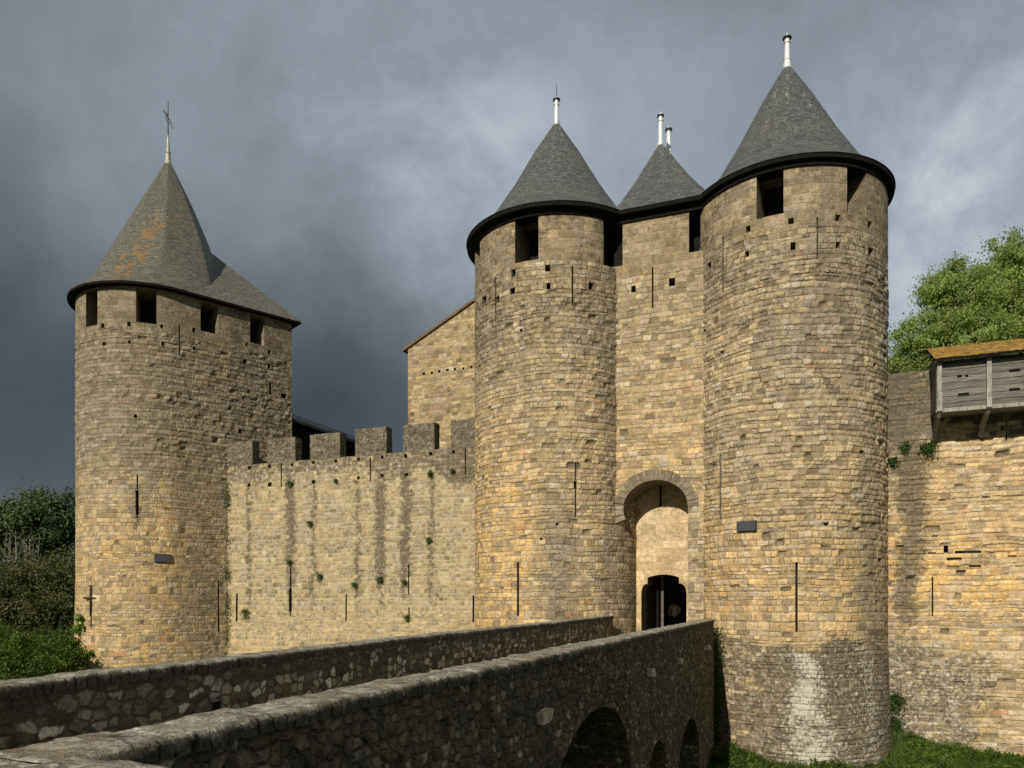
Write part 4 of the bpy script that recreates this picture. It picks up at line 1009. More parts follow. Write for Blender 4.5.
b = MB(); b.add([op(.35, -.3, 10.05), op(.35, 14.3, 10.05), op(-3, 14.3, 11.6), op(-3, -.3, 11.6), op(-6.35, 14.3, 10.05), op(-6.35, -.3, 10.05),
                 op(.35, -.3, 10.2), op(.35, 14.3, 10.2), op(-3, 14.3, 11.75), op(-3, -.3, 11.75), op(-6.35, 14.3, 10.2), op(-6.35, -.3, 10.2)],
                [(0, 3, 2, 1), (3, 5, 4, 2), (6, 7, 8, 9), (9, 8, 10, 11), (0, 1, 7, 6), (4, 5, 11, 10), (0, 6, 9, 3), (3, 9, 11, 5), (1, 2, 8, 7), (2, 4, 10, 8)]); b.build('roof', M['slate'], go)

# ------------------------------------------------------------------ bridge
BD = np.array([.358, .934]); BN = np.array([.934, -.358])
BI = np.array([-1.8, 4.93]); BO = BI+BN*.4
TB0, TB1 = -1.6, 24.5
ZP = -.70; DK = -1.7
gb = thing('stone_bridge', 'dark stone arched bridge with two rough parapets crossing the moat to the gate', 'bridge', (*(BI+BD*12), MOAT))
PBo = line(BO, BD, TB0, TB1, BN)
def bridge_arches(t):
    z = np.full_like(t, MOAT-.3)
    for (c, a, crown, spring) in ((7.7, 2.55, -1.72, -3.3), (13.05, 1.2, -3.17, -4.1), (18.2, 2.2, -3.42, -4.9)):
        k = np.abs(t-c) < a
        z = np.where(k, spring+(crown-spring)*np.sqrt(np.clip(1-((t-c)/a)**2, 0, 1)), z)
    return z
def stb(U, Z):
    n = fbm(U*.5, Z*.5, s=71); return .35+.5*(n-.3)+.35*sstep(-1.3, -.9, Z)*0, .10+0*U, 0*U
edges = [TB0]+[x for (c, a, *_r) in ((7.7, 2.55), (13.05, 1.2), (18.2, 2.2)) for x in (c-a, c+a)]+[TB1]
for i in range(len(edges)-1):
    a, c = edges[i], edges[i+1]; arch_ = i % 2 == 1
    aa_, cc_ = a-TB0, c-TB0
    lo = (lambda u: bridge_arches(np.clip(u+TB0, a+1e-4, c-1e-4))) if arch_ else None
    wall('side_wall', gb, PBo, MOAT-.3, ZP-.08, ['rub_out'], (), .045, u0=aa_, u1=cc_, zlo=lo, stain_shade=stb, relief=lambda U, Z: 1+0*U)
def bp(t, d, z): q = BO+BD*t-BN*d; return (q[0], q[1], z)
WB = 4.6
for (c, a, crown, spring) in ((7.7, 2.55, -1.72, -3.3), (13.05, 1.2, -3.17, -4.1), (18.2, 2.2, -3.42, -4.9)):
    pr = [(c-a, MOAT-.3)]+[(c-a*math.cos(x), spring+(crown-spring)*math.sin(x)) for x in np.linspace(0, PI, 25)]+[(c+a, MOAT-.3)]
    V, U, q_ = [], [], []; L = 0; nd = 30
    fine = []
    for (p, q) in zip(pr[:-1], pr[1:]):
        k = max(1, int(math.hypot(q[0]-p[0], q[1]-p[1])/.15))
        fine += [(p[0]+(q[0]-p[0])*i/k, p[1]+(q[1]-p[1])*i/k) for i in range(k)]
    fine.append(pr[-1])
    for i, (t, z) in enumerate(fine):
        if i: L += math.hypot(t-fine[i-1][0], z-fine[i-1][1])
        for j in range(nd+1): V.append(bp(t, WB*j/nd, z)); U.append((WB*j/nd, L))
    idx = np.arange(len(V)).reshape(-1, nd+1)
    q4 = np.stack([idx[:-1, :-1], idx[1:, :-1], idx[1:, 1:], idx[:-1, 1:]], -1).reshape(-1, 4)
    sd = np.zeros((len(V), 4)); sd[:, 0] = .3; sd[:, 3] = 1
    mesh_obj('arch_vault', V, q4, M['rub_out'], gb, uv=U, attrs={'stain_shade': sd, 'dsp': np.zeros(len(V))})
# end face at the gate, inner parapet face
PEn = line(BO+BD*TB1, -BN, 0, 4.4, BD); wall('end_wall', gb, PEn, MOAT-.3, -1.75, ['rub_out'], (), .15, stain_shade=stb)
# parapet polylines (top centre line handled by sweep)
def resample(pts, st):
    pts = np.array(pts, float); d = np.linalg.norm(np.diff(pts, axis=0), axis=1); c = np.concatenate([[0], np.cumsum(d)])
    n = int(c[-1]/st); u = np.linspace(0, c[-1], n+1); p = np.stack([np.interp(u, c, pts[:, k]) for k in range(pts.shape[1])], -1); return p, u
def smooth_path(pts, st=.05):
    p, u = resample(pts, .25)
    for _ in range(12): p[1:-1] = .25*p[:-2]+.5*p[1:-1]+.25*p[2:]
    p, u = resample(p, st); t = np.gradient(p[:, :2], axis=0); t /= np.linalg.norm(t, axis=1, keepdims=True); return p, u, t
def coping(name, parent, pts, width, th, seed, st=.04, lip=.03, rgh=1.0, joint=(.28, .55)):
    """rough coping course swept along pts (x, y, ztop): one mesh, joints sunk between the stones; pts is the inner top edge, width to the right"""
    p, u, t = smooth_path(pts, st); nrm = np.stack([t[:, 1], -t[:, 0]], -1)
    prof = []
    w, h_ = width+2*lip, th
    def seg(a, b_, n): return [(a[0]+(b_[0]-a[0])*i/n, a[1]+(b_[1]-a[1])*i/n) for i in range(n)]
    r = .035
    poly = [(-lip, -h_), (-lip, -r), (-lip+r, 0), (w-lip-r, 0), (w-lip, -r), (w-lip, -h_)]
    ns_ = [max(1, int(math.dist(a, b_)/st)) for a, b_ in zip(poly[:-1], poly[1:])]
    for a, b_, n in zip(poly[:-1], poly[1:], ns_): prof += seg(a, b_, n)
    prof.append(poly[-1]); prof = np.array(prof)
    rs = np.random.default_rng(seed); js = [0.]
    while js[-1] < u[-1]: js.append(js[-1]+rs.uniform(*joint))
    js = np.array(js); k = np.searchsorted(js, u)-1; k = np.clip(k, 0, len(js)-2)
    hgt = rs.uniform(-.012, .012, len(js))*rgh; tilt = rs.uniform(-.02, .02, len(js))*rgh; sw = rs.uniform(-.012, .018, len(js))*rgh
    dj = np.minimum(u-js[k], js[k+1]-u)
    groove = np.exp(-(dj/.022)**2)
    V = np.zeros((len(p), len(prof), 3))
    cx = (w/2-lip)
    off = prof[None, :, 0]; hh = prof[None, :, 1]
    scale = 1+sw[k][:, None]/w*2
    lat = cx+(off-cx)*scale; lat = lat-np.sign(off-cx)*groove[:, None]*.010*rgh*(np.abs(off-cx) > w/2-.06)
    V[..., 0] = p[:, None, 0]+nrm[:, None, 0]*lat; V[..., 1] = p[:, None, 1]+nrm[:, None, 1]*lat
    V[..., 2] = p[:, None, 2]+hh+hgt[k][:, None]+tilt[k][:, None]*(off-cx)-groove[:, None]*.015*rgh*(hh > -.02)
    Vf = V.reshape(-1, 3)
    for q in range(3):
        Vf[:, q] += (fbm(Vf[:, 0]*5, Vf[:, 1]*5, Vf[:, 2]*5, s=seed+q*5, o=4)-.5)*(.04+.02*rgh)
    idx = np.arange(len(Vf)).reshape(len(p), len(prof))
    q4 = np.stack([idx[:-1, :-1], idx[:-1, 1:], idx[1:, 1:], idx[1:, :-1]], -1).reshape(-1, 4)
    q4 = q4[:, ::-1]
    plen = np.concatenate([[0], np.cumsum(np.linalg.norm(np.diff(prof, axis=0), axis=1))])
    uv = np.stack([np.repeat(u[:, None], len(prof), 1), np.repeat(plen[None], len(p), 0)], -1).reshape(-1, 2)
    sd = np.zeros((len(Vf), 4)); sd[:, 3] = 1
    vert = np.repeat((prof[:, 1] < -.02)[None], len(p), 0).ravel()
    sd[:, 0] = np.where(vert, .95, .12); sd[:, 1] = np.where(vert, .0, .5)  # shade of the sides painted in as darker colour, lichen on top
    # ends
    fl = [tuple(x) for x in q4]
    o = mesh_obj(name, Vf, q4, M['cope'], parent, uv=uv, smooth=True, attrs={'stain_shade': sd})
    return o
def pface(name, parent, pts, z0, side, lat, drop=.1, seed=0, st=.05, mat='rub_in'):
    p, u, t = smooth_path(pts, st); nrm = np.stack([t[:, 1], -t[:, 0]], -1)
    path = Path(p[:, :2]+nrm*lat, nrm*side); zt = p[:, 2]-drop
    def stn(U, Z):
        n = fbm(U*.6, Z*.6, s=seed); tz = np.interp(U, path.c, zt)
        return .30+.55*(n-.35)+.5*(1-sstep(.12, .3, tz-Z))+.45*(1-sstep(-1.6, -1.35, Z)), .12+0*U, 0*U
    wall(name, parent, path, z0, float(zt.max()), [mat], (), st, zhi=lambda uu: np.interp(uu, path.c, zt), stain_shade=stn, relief=lambda U, Z: .7+0*U, uoff=seed*3.1)
near = [(*(BI+BD*t), ZP) for t in np.linspace(TB0, TB1, 60)]
coping('coping', gb, near, .40, .11, 3, st=.035, rgh=.55)
pface('parapet', gb, near, DK, -1, 0.0, .09, 5)
far = [(-5.35, 2.6, -.70), (-4.85, 4.2, -.70), (-4.21, 6.26, -.70), (-3.35, 9.08, -.70), (-2.06, 14., -.70), (.9, 21.6, -.66), (3.93, 29.6, -.60)]
pf, uf, tf = smooth_path(far, .25)
nf_ = np.stack([tf[:, 1], -tf[:, 0]], -1)
far_in = [tuple(x) for x in np.concatenate([pf[:, :2]-nf_*.36, pf[:, 2:3]], 1)]
coping('coping', gb, far_in, .36, .12, 8, st=.04, rgh=.5)
pface('parapet', gb, far, DK, 1, 0.0, .09, 9)
pface('parapet', gb, far_in, MOAT, -1, 0.0, .13, 11, .12)
# parapet ends at the gate
for (q, dirn, wd) in ((BI+BD*(TB1-.001), BN, .4), (np.array(far[-1][:2])+tf[-1]*-.0, -nf_[-1], .36)):
    tdir = BD if wd == .4 else tf[-1]
    pe = line(q, dirn, 0, wd, tdir); wall('parapet_end', gb, pe, -1.72, ZP-.06 if wd == .4 else -.68, ['rub_in'], (), .05, stain_shade=lambda U, Z: (.5+0*U, .1+0*U, 0*U))
b = MB()
for i in range(len(pf)-1):
    a, c = pf[i][:2], pf[i+1][:2]; t0 = (a-BI)@BD; t1 = (c-BI)@BD
    a2, c2 = BI+BD*max(t0, TB0-2), BI+BD*max(t1, TB0-2)
    b.add([(a[0], a[1], DK), (a2[0], a2[1], DK), (c2[0], c2[1], DK), (c[0], c[1], DK)], [(0, 1, 2, 3)])
c0 = pf[-1][:2]; c1 = BI+BD*TB1
b.hexa([(c0[0], c0[1], DK-.12), (c1[0], c1[1], DK-.12), g3d(us(690), -.1, DK-.12), g3d(us(612), -.1, DK-.12), (c0[0], c0[1], DK-.004), (c1[0], c1[1], DK-.004), g3d(us(690), -.1, DK-.004), g3d(us(612), -.1, DK-.004)])
b.hexa([g3d(us(612), -.12, DK-.12), g3d(us(692), -.12, DK-.12), g3d(us(692), D+.1, DK-.12), g3d(us(612), D+.1, DK-.12), g3d(us(612), -.12, DK-.01), g3d(us(692), -.12, DK-.01), g3d(us(692), D+.1, DK-.01), g3d(us(612), D+.1, DK-.01)])
b.build('deck', M['deck'], gb)
for (px, py, w_, h_) in [(541, 716, 9, 6), (649, 672, 5.5, 4), (678.5, 661, 5, 3), (707, 648, 3, 2.2)]:
    u_ = PBo.u_px(px); p_, _ = PBo.at(u_); z = (HZ-py)*p_[1]/F; k = p_[1]/F
    hw = abs(PBo.u_px(px+w_)-PBo.u_px(px-w_))*.5
    b = MB(); hw = min(hw, .55)*.55; hv = h_*k*.95; b.obox(p_+BN*.0, BD, BN, hw*.8, .10, z-hv, z+hv)
    V0 = [list(v) for v in b.v]
    for v in V0: v[2] += random.uniform(-.03, .03); v[0] += random.uniform(-.02, .02)
    b.v = [tuple(v) for v in V0]; b.build('corbel_stone', M['block'], gb)
# drain slot in the far parapet
u_ = None
path_f = Path(pf[:, :2], nf_)
p_, n_ = path_f.at(path_f.u_px(213)); z = (HZ-706)*p_[1]/F; tt = np.array([n_[1], -n_[0]])
b = MB()
for (a, c, d, e) in ((-.12, .12, .055, .08), (-.12, .12, -.08, -.055), (-.12, -.09, -.055, .055), (.09, .12, -.055, .055)):
    b.obox(p_+tt*(a+c)/2+n_*.02, tt, n_, abs(c-a)/2, .035, z+d, z+e)
dr0 = b.build('drain_frame', M['cope'], gb); b = MB(); b.obox(p_+n_*.018, tt, n_, .088, .01, z-.054, z+.054); b.build('drain_hole', M['black'], dr0)  # black plate paints the shade inside the drain

# near corner wall at the lower left
gl = thing('low_wall', 'rough lichened wall top in the lower left corner, nearest the viewer', 'wall', (-2.2, 3.2, -1.7))
cw = [(-5.2, 4.15, -.71), (-3.6, 3.72, -.71), (-2.42, 3.60, -.70), (-1.9, 3.42, -.705), (-1.5, 3.22, -.71), (-.9, 2.95, -.72), (.2, 2.5, -.73)]
coping('coping', gl, cw, .75, .3, 21, st=.02, rgh=1.2, joint=(.5, 1.1))
pface('masonry', gl, cw, MOAT, -1, -.0, .2, 23, .1); 

# ------------------------------------------------------------------ person in the gateway
def skin_mesh(name, joints, edges, parent, mat, sub=2, root=0):
    me = bpy.data.meshes.new(name); me.from_pydata([j[0] for j in joints], edges, []); me.update()
    o = bpy.data.objects.new(name, me); COL.objects.link(o)
    md = o.modifiers.new('s', 'SKIN'); md.use_smooth_shade = True
    for i, j in enumerate(joints):
        r = j[1]; v = me.skin_vertices[0].data[i]; v.radius = r if isinstance(r, tuple) else (r, r); v.use_root = (i == root)
    s2 = o.modifiers.new('d', 'SUBSURF'); s2.levels = s2.render_levels = sub
    bpy.context.view_layer.update()
    ev = bpy.data.meshes.new_from_object(o.evaluated_get(bpy.context.evaluated_depsgraph_get())); ev.name = name
    bpy.data.objects.remove(o); ev.materials.clear()
    for m in mat: ev.materials.append(m)
    r = bpy.data.objects.new(name, ev); COL.objects.link(r); r.parent = parent; return r
M['shirt'] = simple('pale_shirt', (.62, .58, .48), .85, nscale=12, amp=.1)
M['trousers'] = simple('dark_trousers', (.02, .022, .028), .9)
M['skin'] = simple('skin', (.42, .25, .17), .6)
M['hair'] = simple('dark_hair', (.015, .012, .01), .8)
pl_ = PB.at(ub2(673))[0]+NI*.95
pl_ = np.array([(674.5-512)/F*35.6, 35.6])
gp = thing('person', 'person in a pale shirt and dark trousers standing in the dark doorway with back turned', 'person', (pl_[0], pl_[1], DK))
J = [((0, 0, .96), (.15, .11)), ((0, 0, 1.12), (.14, .10)), ((0, 0, 1.30), (.17, .11)), ((0, 0, 1.42), (.15, .09)), ((0, 0, 1.50), (.055, .055)), ((0, 0, 1.58), (.075, .085)), ((0, 0, 1.66), (.08, .095)), ((0, 0, 1.72), (.06, .07)),
     ((-.19, 0, 1.41), .055), ((-.25, .0, 1.15), .045), ((-.2, .12, .95), .035), ((-.17, .16, .87), .03), ((.19, 0, 1.41), .055), ((.27, .03, 1.16), .045), ((.2, .2, 1.08), .035), ((.14, .26, 1.1), .03),
     ((-.09, 0, .86), (.09, .09)), ((-.1, 0, .48), .062), ((-.1, -.02, .10), .042), ((-.11, .12, .04), .035), ((.09, 0, .86), (.09, .09)), ((.11, .02, .48), .062), ((.12, 0, .10), .042), ((.13, .14, .04), .035)]
E = [(0, 1), (1, 2), (2, 3), (3, 4), (4, 5), (5, 6), (6, 7), (3, 8), (8, 9), (9, 10), (10, 11), (3, 12), (12, 13), (13, 14), (14, 15), (0, 16), (16, 17), (17, 18), (18, 19), (0, 20), (20, 21), (21, 22), (22, 23)]
bd = skin_mesh('body', J, E, gp, [M['skin'], M['shirt'], M['trousers']], 1)
for p in bd.data.polygons:
    z = p.center.z; p.material_index = 2 if z < .93 and abs(p.center.x) < .17 else (1 if z < 1.47 and z > 1.0 else 0)
hair = MB(); 
for k in range(1): hair.lathe((0, 0), [(.06, 1.56), (.095, 1.60), (.105, 1.67), (.09, 1.73), (.04, 1.765), (.0, 1.77)], 14)
hv = [(x, y-.015 if False else y-.012, z) for x, y, z in hair.v]; hair.v = [(x+pl_[0], y+pl_[1], z+DK) for x, y, z in hv]; hair.build('hair', M['hair'], gp, smooth=True)

# ------------------------------------------------------------------ ground
def gz(x, y):
    x = np.asarray(x, float); y = np.asarray(y, float); sR = (x-RO[0])*FD[0]+(y-RO[1])*FD[1]; dR = (x-RO[0])*NO[0]+(y-RO[1])*NO[1]
    z = MOAT-.05+(fbm(x*.25, y*.25, s=91)-.5)*.2
    z = z+.55*np.exp(-((x-7.9)**2+(y-27.3)**2)/1.1)+.62*np.exp(-(sR/1.5)**2-(dR/1.5)**2)
    return z+.25*np.exp(-(dR/.8)**2)
xs = np.concatenate([np.linspace(-900, -40, 24)[:-1], np.linspace(-40, 40, 130), np.linspace(40, 900, 24)[1:]])
ys = np.concatenate([np.linspace(-300, -6, 12)[:-1], np.linspace(-6, 60, 120), np.linspace(60, 1500, 30)[1:]])
X, Y = np.meshgrid(xs, ys, indexing='ij')
Zg = MOAT+(fbm(X*.25, Y*.25, s=91)-.5)*.35
Zg = gz(X, Y)
Zg = np.where(Y < 3, Zg+(1-sstep(-1.5, 3.0, Y))*4.2, Zg)
Zg = Zg-2.0*sstep(-24, -60, X)*0+sstep(200, 900, Y)*3
idx = np.arange(X.size).reshape(X.shape)
q4 = np.stack([idx[:-1, :-1], idx[1:, :-1], idx[1:, 1:], idx[:-1, 1:]], -1).reshape(-1, 4)
tag(mesh_obj('ground', np.stack([X, Y, Zg], -1).reshape(-1, 3), q4, M['ground'], smooth=True), kind='structure')


# ------------------------------------------------------------------ vegetation
def leaves(pos, size, seed, up=.3, aspect=.6, out=None):
    """one kite-shaped leaf per position"""
    r = np.random.default_rng(seed); n = len(pos)
    d = r.normal(size=(n, 3)); d[:, 2] = d[:, 2]*.7+up
    if out is not None: d = d+out*.6
    d /= np.linalg.norm(d, axis=1, keepdims=True)
    a = np.cross(d, r.normal(size=(n, 3))); a /= np.linalg.norm(a, axis=1, keepdims=True); c = np.cross(d, a)
    s = (size*r.uniform(.6, 1.35, n))[:, None]
    V = np.stack([pos-a*s*.5, pos+c*s*aspect*.5+d*s*.08, pos+a*s*.5, pos-c*s*aspect*.5+d*s*.08], 1)
    return V.reshape(-1, 3), np.arange(4*n).reshape(n, 4)
def crown_points(blobs, n, seed, shell=.45, clump=None, csize=.5):
    """points in clumps spread through a union of ellipsoids; blobs = (cx, cy, cz, rx, ry, rz)"""
    r = np.random.default_rng(seed); B = np.array(blobs, float); vol = np.prod(B[:, 3:], 1)**(2/3); w = vol/vol.sum()
    nc = clump or max(10, n//90); k = r.choice(len(B), nc, p=w)
    d = r.normal(size=(nc, 3)); d /= np.linalg.norm(d, axis=1, keepdims=True)
    rad = (1-shell*r.random(nc)**1.6)*(1+.1*r.normal(size=nc))
    c = B[k, :3]+d*rad[:, None]*B[k, 3:]
    kk = r.integers(0, nc, n); e = r.normal(size=(n, 3))*csize*np.array([1, 1, .75])*(.4+.9*r.random((n, 1)))
    return c[kk]+e*.5, d[kk]
def tree(name, label, cat, base, blobs, n, leaf, mat, seed, trunk=.25, bark='bark', group=None, csize=.7, limbs=10, shell=.5, clump=None):
    t = thing(name, label, cat, base, group)
    P, O = crown_points([(base[0]+b_[0], base[1]+b_[1], base[2]+b_[2], *b_[3:]) for b_ in blobs], n, seed, shell, clump, csize)
    V, q = leaves(P, leaf, seed+1, out=O); mesh_obj('crown', V, q, M[mat], t)
    b = MB(); r = random.Random(seed); cz = sum(x[2] for x in blobs)/len(blobs)
    top = (base[0]+.1, base[1], base[2]+cz)
    b.tube([(base[0], base[1], base[2]-.3), (base[0]+.05, base[1], base[2]+cz*.4), top], [trunk, trunk*.8, trunk*.45], 8)
    for k in range(limbs):
        bl = r.choice(blobs); z0 = base[2]+cz*r.uniform(.3, .9)
        e = (base[0]+bl[0]+r.uniform(-.7, .7)*bl[3], base[1]+bl[1]+r.uniform(-.7, .7)*bl[4], base[2]+bl[2]+r.uniform(-.2, .7)*bl[5])
        m_ = ((base[0]+e[0])/2, (base[1]+e[1])/2, (z0+e[2])/2+.3)
        b.tube([(base[0], base[1], z0), m_, e], [trunk*.4, trunk*.25, trunk*.08], 6)
    b.build('trunk', M[bark], t); return t
def at(px, py, Y): return ((px-512)/F*Y, Y, (HZ-py)/F*Y)
def blob(base, px, py, Y, rx, rz, ry=None):
    x, y, z = at(px, py, Y); return (x-base[0], y-base[1], z-base[2], rx, ry or rx, rz)
# the plane trees behind the right wall
B0 = (26.0, 46.0, MOAT)
k = 46/F
tree('plane_tree', 'leafy green tree with a rounded top just right of the tallest tower, behind the wall', 'tree', B0,
     [blob(B0, 958, 300, 46, 2.3, 2.2), blob(B0, 925, 345, 46, 2.0, 1.9), blob(B0, 968, 345, 45, 2.5, 2.4), blob(B0, 905, 372, 46, 1.2, 1.3), blob(B0, 983, 295, 47, 1.3, 1.9), blob(B0, 944, 288, 46.5, 1.1, 1.6), blob(B0, 950, 420, 46, 3., 3)],
     80000, .15, 'leaf_plane', 101, .3, group='green trees behind the right wall', csize=.62, clump=620, shell=.6)
B1 = (32.5, 47.0, MOAT)
tree('plane_tree', 'taller leafy green tree at the right edge of the photo, behind the timber gallery', 'tree', B1,
     [blob(B1, 1030, 280, 47, 2.8, 3.2), blob(B1, 1006, 320, 46, 2.2, 2.4), blob(B1, 1062, 268, 48, 3.0, 3.0), blob(B1, 1018, 262, 47, 1.1, 1.3), blob(B1, 1050, 340, 47, 3.5, 3.5)],
     90000, .15, 'leaf_plane', 131, .3, group='green trees behind the right wall', csize=.62, clump=700, shell=.6)
# trees at the left edge
def left_tree(name, label, cat, px, Y, blobs_px, n, leaf, mat, seed, **kw):
    x = (px-512)/F*Y; base = (x, Y, MOAT)
    return tree(name, label, cat, base, [blob(base, *b_) for b_ in blobs_px], n, leaf, mat, seed, **kw)
left_tree('pine_tree', 'tall dark pine crown rising against the storm sky right beside the far left tower', 'tree', 50, 75,
          [(62, 520, 75, 4.6, 2.6), (40, 530, 74, 4.2, 2.8), (75, 512, 76, 4, 2.4), (55, 552, 74, 4.4, 3.)], 30000, .28, 'leaf_pine', 201, trunk=.35, csize=1.3, clump=190, group='dark pines beyond the moat')
left_tree('pine_tree', 'lower dark pine with pale bare stems at the left edge of the photo', 'tree', 5, 72,
          [(8, 528, 72, 4., 1.7), (-20, 530, 72, 4, 2.2), (28, 520, 73, 3, 1.8)], 20000, .28, 'leaf_pine', 221, trunk=.2, csize=1.2, clump=130, group='dark pines beyond the moat')
tb = thing('bare_tree', 'pale leafless stems in front of the dark pines at the left edge', 'tree', at(15, 600, 68)[:2]+(MOAT,))
b = MB(); rr = random.Random(5)
for k in range(13):
    px = 2+rr.uniform(0, 34); p0 = at(px, 600, 68); p1 = at(px+rr.uniform(-6, 6), 540+rr.uniform(-10, 8), 68)
    b.tube([(p0[0], p0[1], MOAT), ((p0[0]+p1[0])/2+rr.uniform(-.3, .3), p0[1], 1), p1], [.06, .045, .02], 5)
    for _ in range(3):
        f = rr.uniform(.5, .9); m_ = (p1[0]+(p0[0]-p1[0])*(1-f)*.4, p1[1], p1[2]*f); b.tube([m_, (m_[0]+rr.uniform(-1, 1), m_[1], m_[2]+rr.uniform(.5, 1.2))], [.035, .012], 4)
b.build('branches', M['bark_pale'], tb)
left_tree('olive_tree', 'dull olive-green bushy tree below the dark pines beside the far left tower', 'tree', 45, 58,
          [(50, 585, 58, 3.2, 2.6), (30, 600, 57, 3, 3), (68, 590, 58, 2.6, 3), (60, 620, 57, 3, 3)], 30000, .17, 'leaf_olive', 241, csize=.9, clump=260, trunk=.2)
left_tree('olive_tree', 'dull olive-green bushy tree at the left edge of the photo above the bright shrubs', 'tree', -5, 56,
          [(0, 590, 56, 3.6, 2.7), (-30, 590, 56, 3.5, 3.2), (15, 612, 55, 3, 3)], 30000, .17, 'leaf_olive', 261, csize=.9, clump=260, trunk=.2)
left_tree('shrub', 'bright green shrub at the left edge just above the bridge parapet', 'shrub', 5, 34,
          [(5, 655, 34, 1.7, 1.2), (25, 668, 33, 1.5, 1.2), (-15, 650, 34, 1.5, 1.5), (0, 690, 33, 2.5, 1.5)], 26000, .12, 'leaf_shrub', 281, csize=.5, clump=260, trunk=.07, group='green shrubs by the far parapet')
left_tree('shrub', 'green shrub between the left edge shrub and the foot of the far left tower', 'shrub', 60, 36,
          [(58, 668, 36, 1.2, 1.2), (40, 660, 37, 1.4, 1.4), (75, 690, 36, 1.3, 1.0), (45, 700, 36, 2, 1.5)], 22000, .12, 'leaf_shrub', 301, csize=.5, clump=240, trunk=.07, group='green shrubs by the far parapet')
# climber on the foot of the tower
cl = thing('climbing_plant', 'bright green creeper climbing the left side of the far left tower foot', 'plant', (*P1.at(P1.u_px(82))[0], MOAT))
pts = []
r_ = np.random.default_rng(8)
for (x, y, s) in [(84, 618, 4), (82, 630, 6), (80, 642, 6), (83, 655, 9), (79, 668, 10), (82, 680, 10), (90, 655, 6), (77, 650, 6), (78, 690, 14), (86, 626, 3), (95, 653, 3)]:
    q, n_ = P1.at(P1.u_px(max(x, 76.5))); Yq = q[1]; n__ = int(20*s)
    for _ in range(n__):
        dx, dz = r_.normal(size=2)*s*.42; pts.append(((x+dx-512)/F*Yq+n_[0]*.25, Yq+n_[1]*.25+r_.normal()*.1, (HZ-(y+dz))/F*Yq))
V, q = leaves(np.array(pts), .15, 5); mesh_obj('foliage', V, q, M['leaf_climb'], cl)
b = MB(); p0 = P1.at(P1.u_px(80))[0]
b.tube([(p0[0]-.1, p0[1]-.15, MOAT), (p0[0], p0[1]-.12, -3.5), (p0[0]+.15, p0[1]-.12, -1.2)], [.04, .03, .012], 5); b.build('stem', M['bark'], cl)
# little plants rooted in the walls
def wall_plant(path, px, py, size, label, seed, n=170, mat='leaf_wall', leaf=.075):
    q, n_ = path.at(path.u_px(px)); k = q[1]/F; c = np.array([q[0]+n_[0]*.08, q[1]+n_[1]*.08, (HZ-py)*k])
    t = thing('wall_plant', label, 'plant', tuple(c), 'small plants growing from the castle walls')
    r = np.random.default_rng(seed); tt = np.array([-n_[1], n_[0]])
    a = r.normal(size=(n, 3))*size*k*.45; a[:, 2] -= .3*np.abs(a[:, 2])
    P = c+np.stack([tt[0]*a[:, 0]+n_[0]*np.abs(a[:, 1])*.6, tt[1]*a[:, 0]+n_[1]*np.abs(a[:, 1])*.6, a[:, 2]], -1)
    V, f = leaves(P, leaf, seed); mesh_obj('foliage', V, f, M[mat], t)
    b = MB(); b.tube([(c[0]-n_[0]*.1, c[1]-n_[1]*.1, c[2]-.05), tuple(c+np.array([n_[0]*.1, n_[1]*.1, .02]))], [.015, .008], 5); b.build('stem', M['bark'], t)
for i, (x, y, s, lb) in enumerate([
        (150, 615, 6, 'largest green tuft at the foot of the curtain wall, near the far left tower'),
        (293, 203, 4, 'tiny tuft at the top of the second dark streak, below the row of holes'),
        (355, 330, 3.5, 'tiny tuft at mid height of the curtain wall, alone below the third merlon'),
        (290, 455, 3.5, 'small tuft just above the long arrow slit in the dark streak'),
        (388, 500, 4.5, 'round tuft between the long arrow slit and the middle of the curtain wall'),
        (498, 527, 4, 'round tuft above the short slit at the middle of the curtain wall'),
        (580, 510, 5, 'dense round tuft in the dark streak right of the middle of the curtain wall'),
        (657, 520, 3.2, 'tuft beside the thin tall slit at the right of the curtain wall'),
        (735, 382, 4.5, 'tuft at mid height of the right-hand dark streak on the curtain wall'),
        (740, 172, 4, 'tuft just under the right-hand merlons beneath a square hole'),
        (667, 632, 4, 'tuft below the thin tall slit, lowest on the right of the curtain wall'),
        (438, 195, 2.5, 'tiny tuft in the lower row of square holes of the curtain wall'),
        (811, 163, 2.6, 'tiny tuft beside the left gate tower under the last merlon')]):
    wall_plant(PC, x/3.2+200, y/3.2+420, s, lb, 400+i, n=int(40*s))
for i, (x, y, s, lb) in enumerate([(928, 448, 8, 'green tuft under the left bracket of the timber gallery'), (905, 447, 5, 'flat tuft between the tallest tower and the timber gallery'),
                                   (893, 461, 5, 'tuft in the corner of tallest tower and right wall, highest there'), (893, 700, 13, 'large dark ivy patch low in the corner between the tallest tower and right wall'),
                                   (893, 724, 11, 'ivy patch at the very bottom of the corner beside the tallest tower')]):
    wall_plant(PR, x, y, s, lb, 500+i, n=int(60*s), leaf=.08)
# ivy in the joint between far left tower and curtain wall
gv = thing('ivy', 'thin strip of ivy down the joint between the far left tower and the curtain wall', 'plant', (*PC.at(PC.u_px(229))[0], MOAT))
pts = []; q, n_ = PC.at(PC.u_px(228.5))
for _ in range(1500):
    z = -3+9.2*r_.random(); dens = vnoise(np.array([z*1.6]), np.array([3.3]), s=3)[0]
    if r_.random() > dens*1.5-.25: continue
    pts.append((q[0]+abs(r_.normal())*.13-.1, q[1]-.15+r_.normal()*.08, z))
V, f = leaves(np.array(pts), .08, 9); mesh_obj('foliage', V, f, M['leaf_wall'], gv)
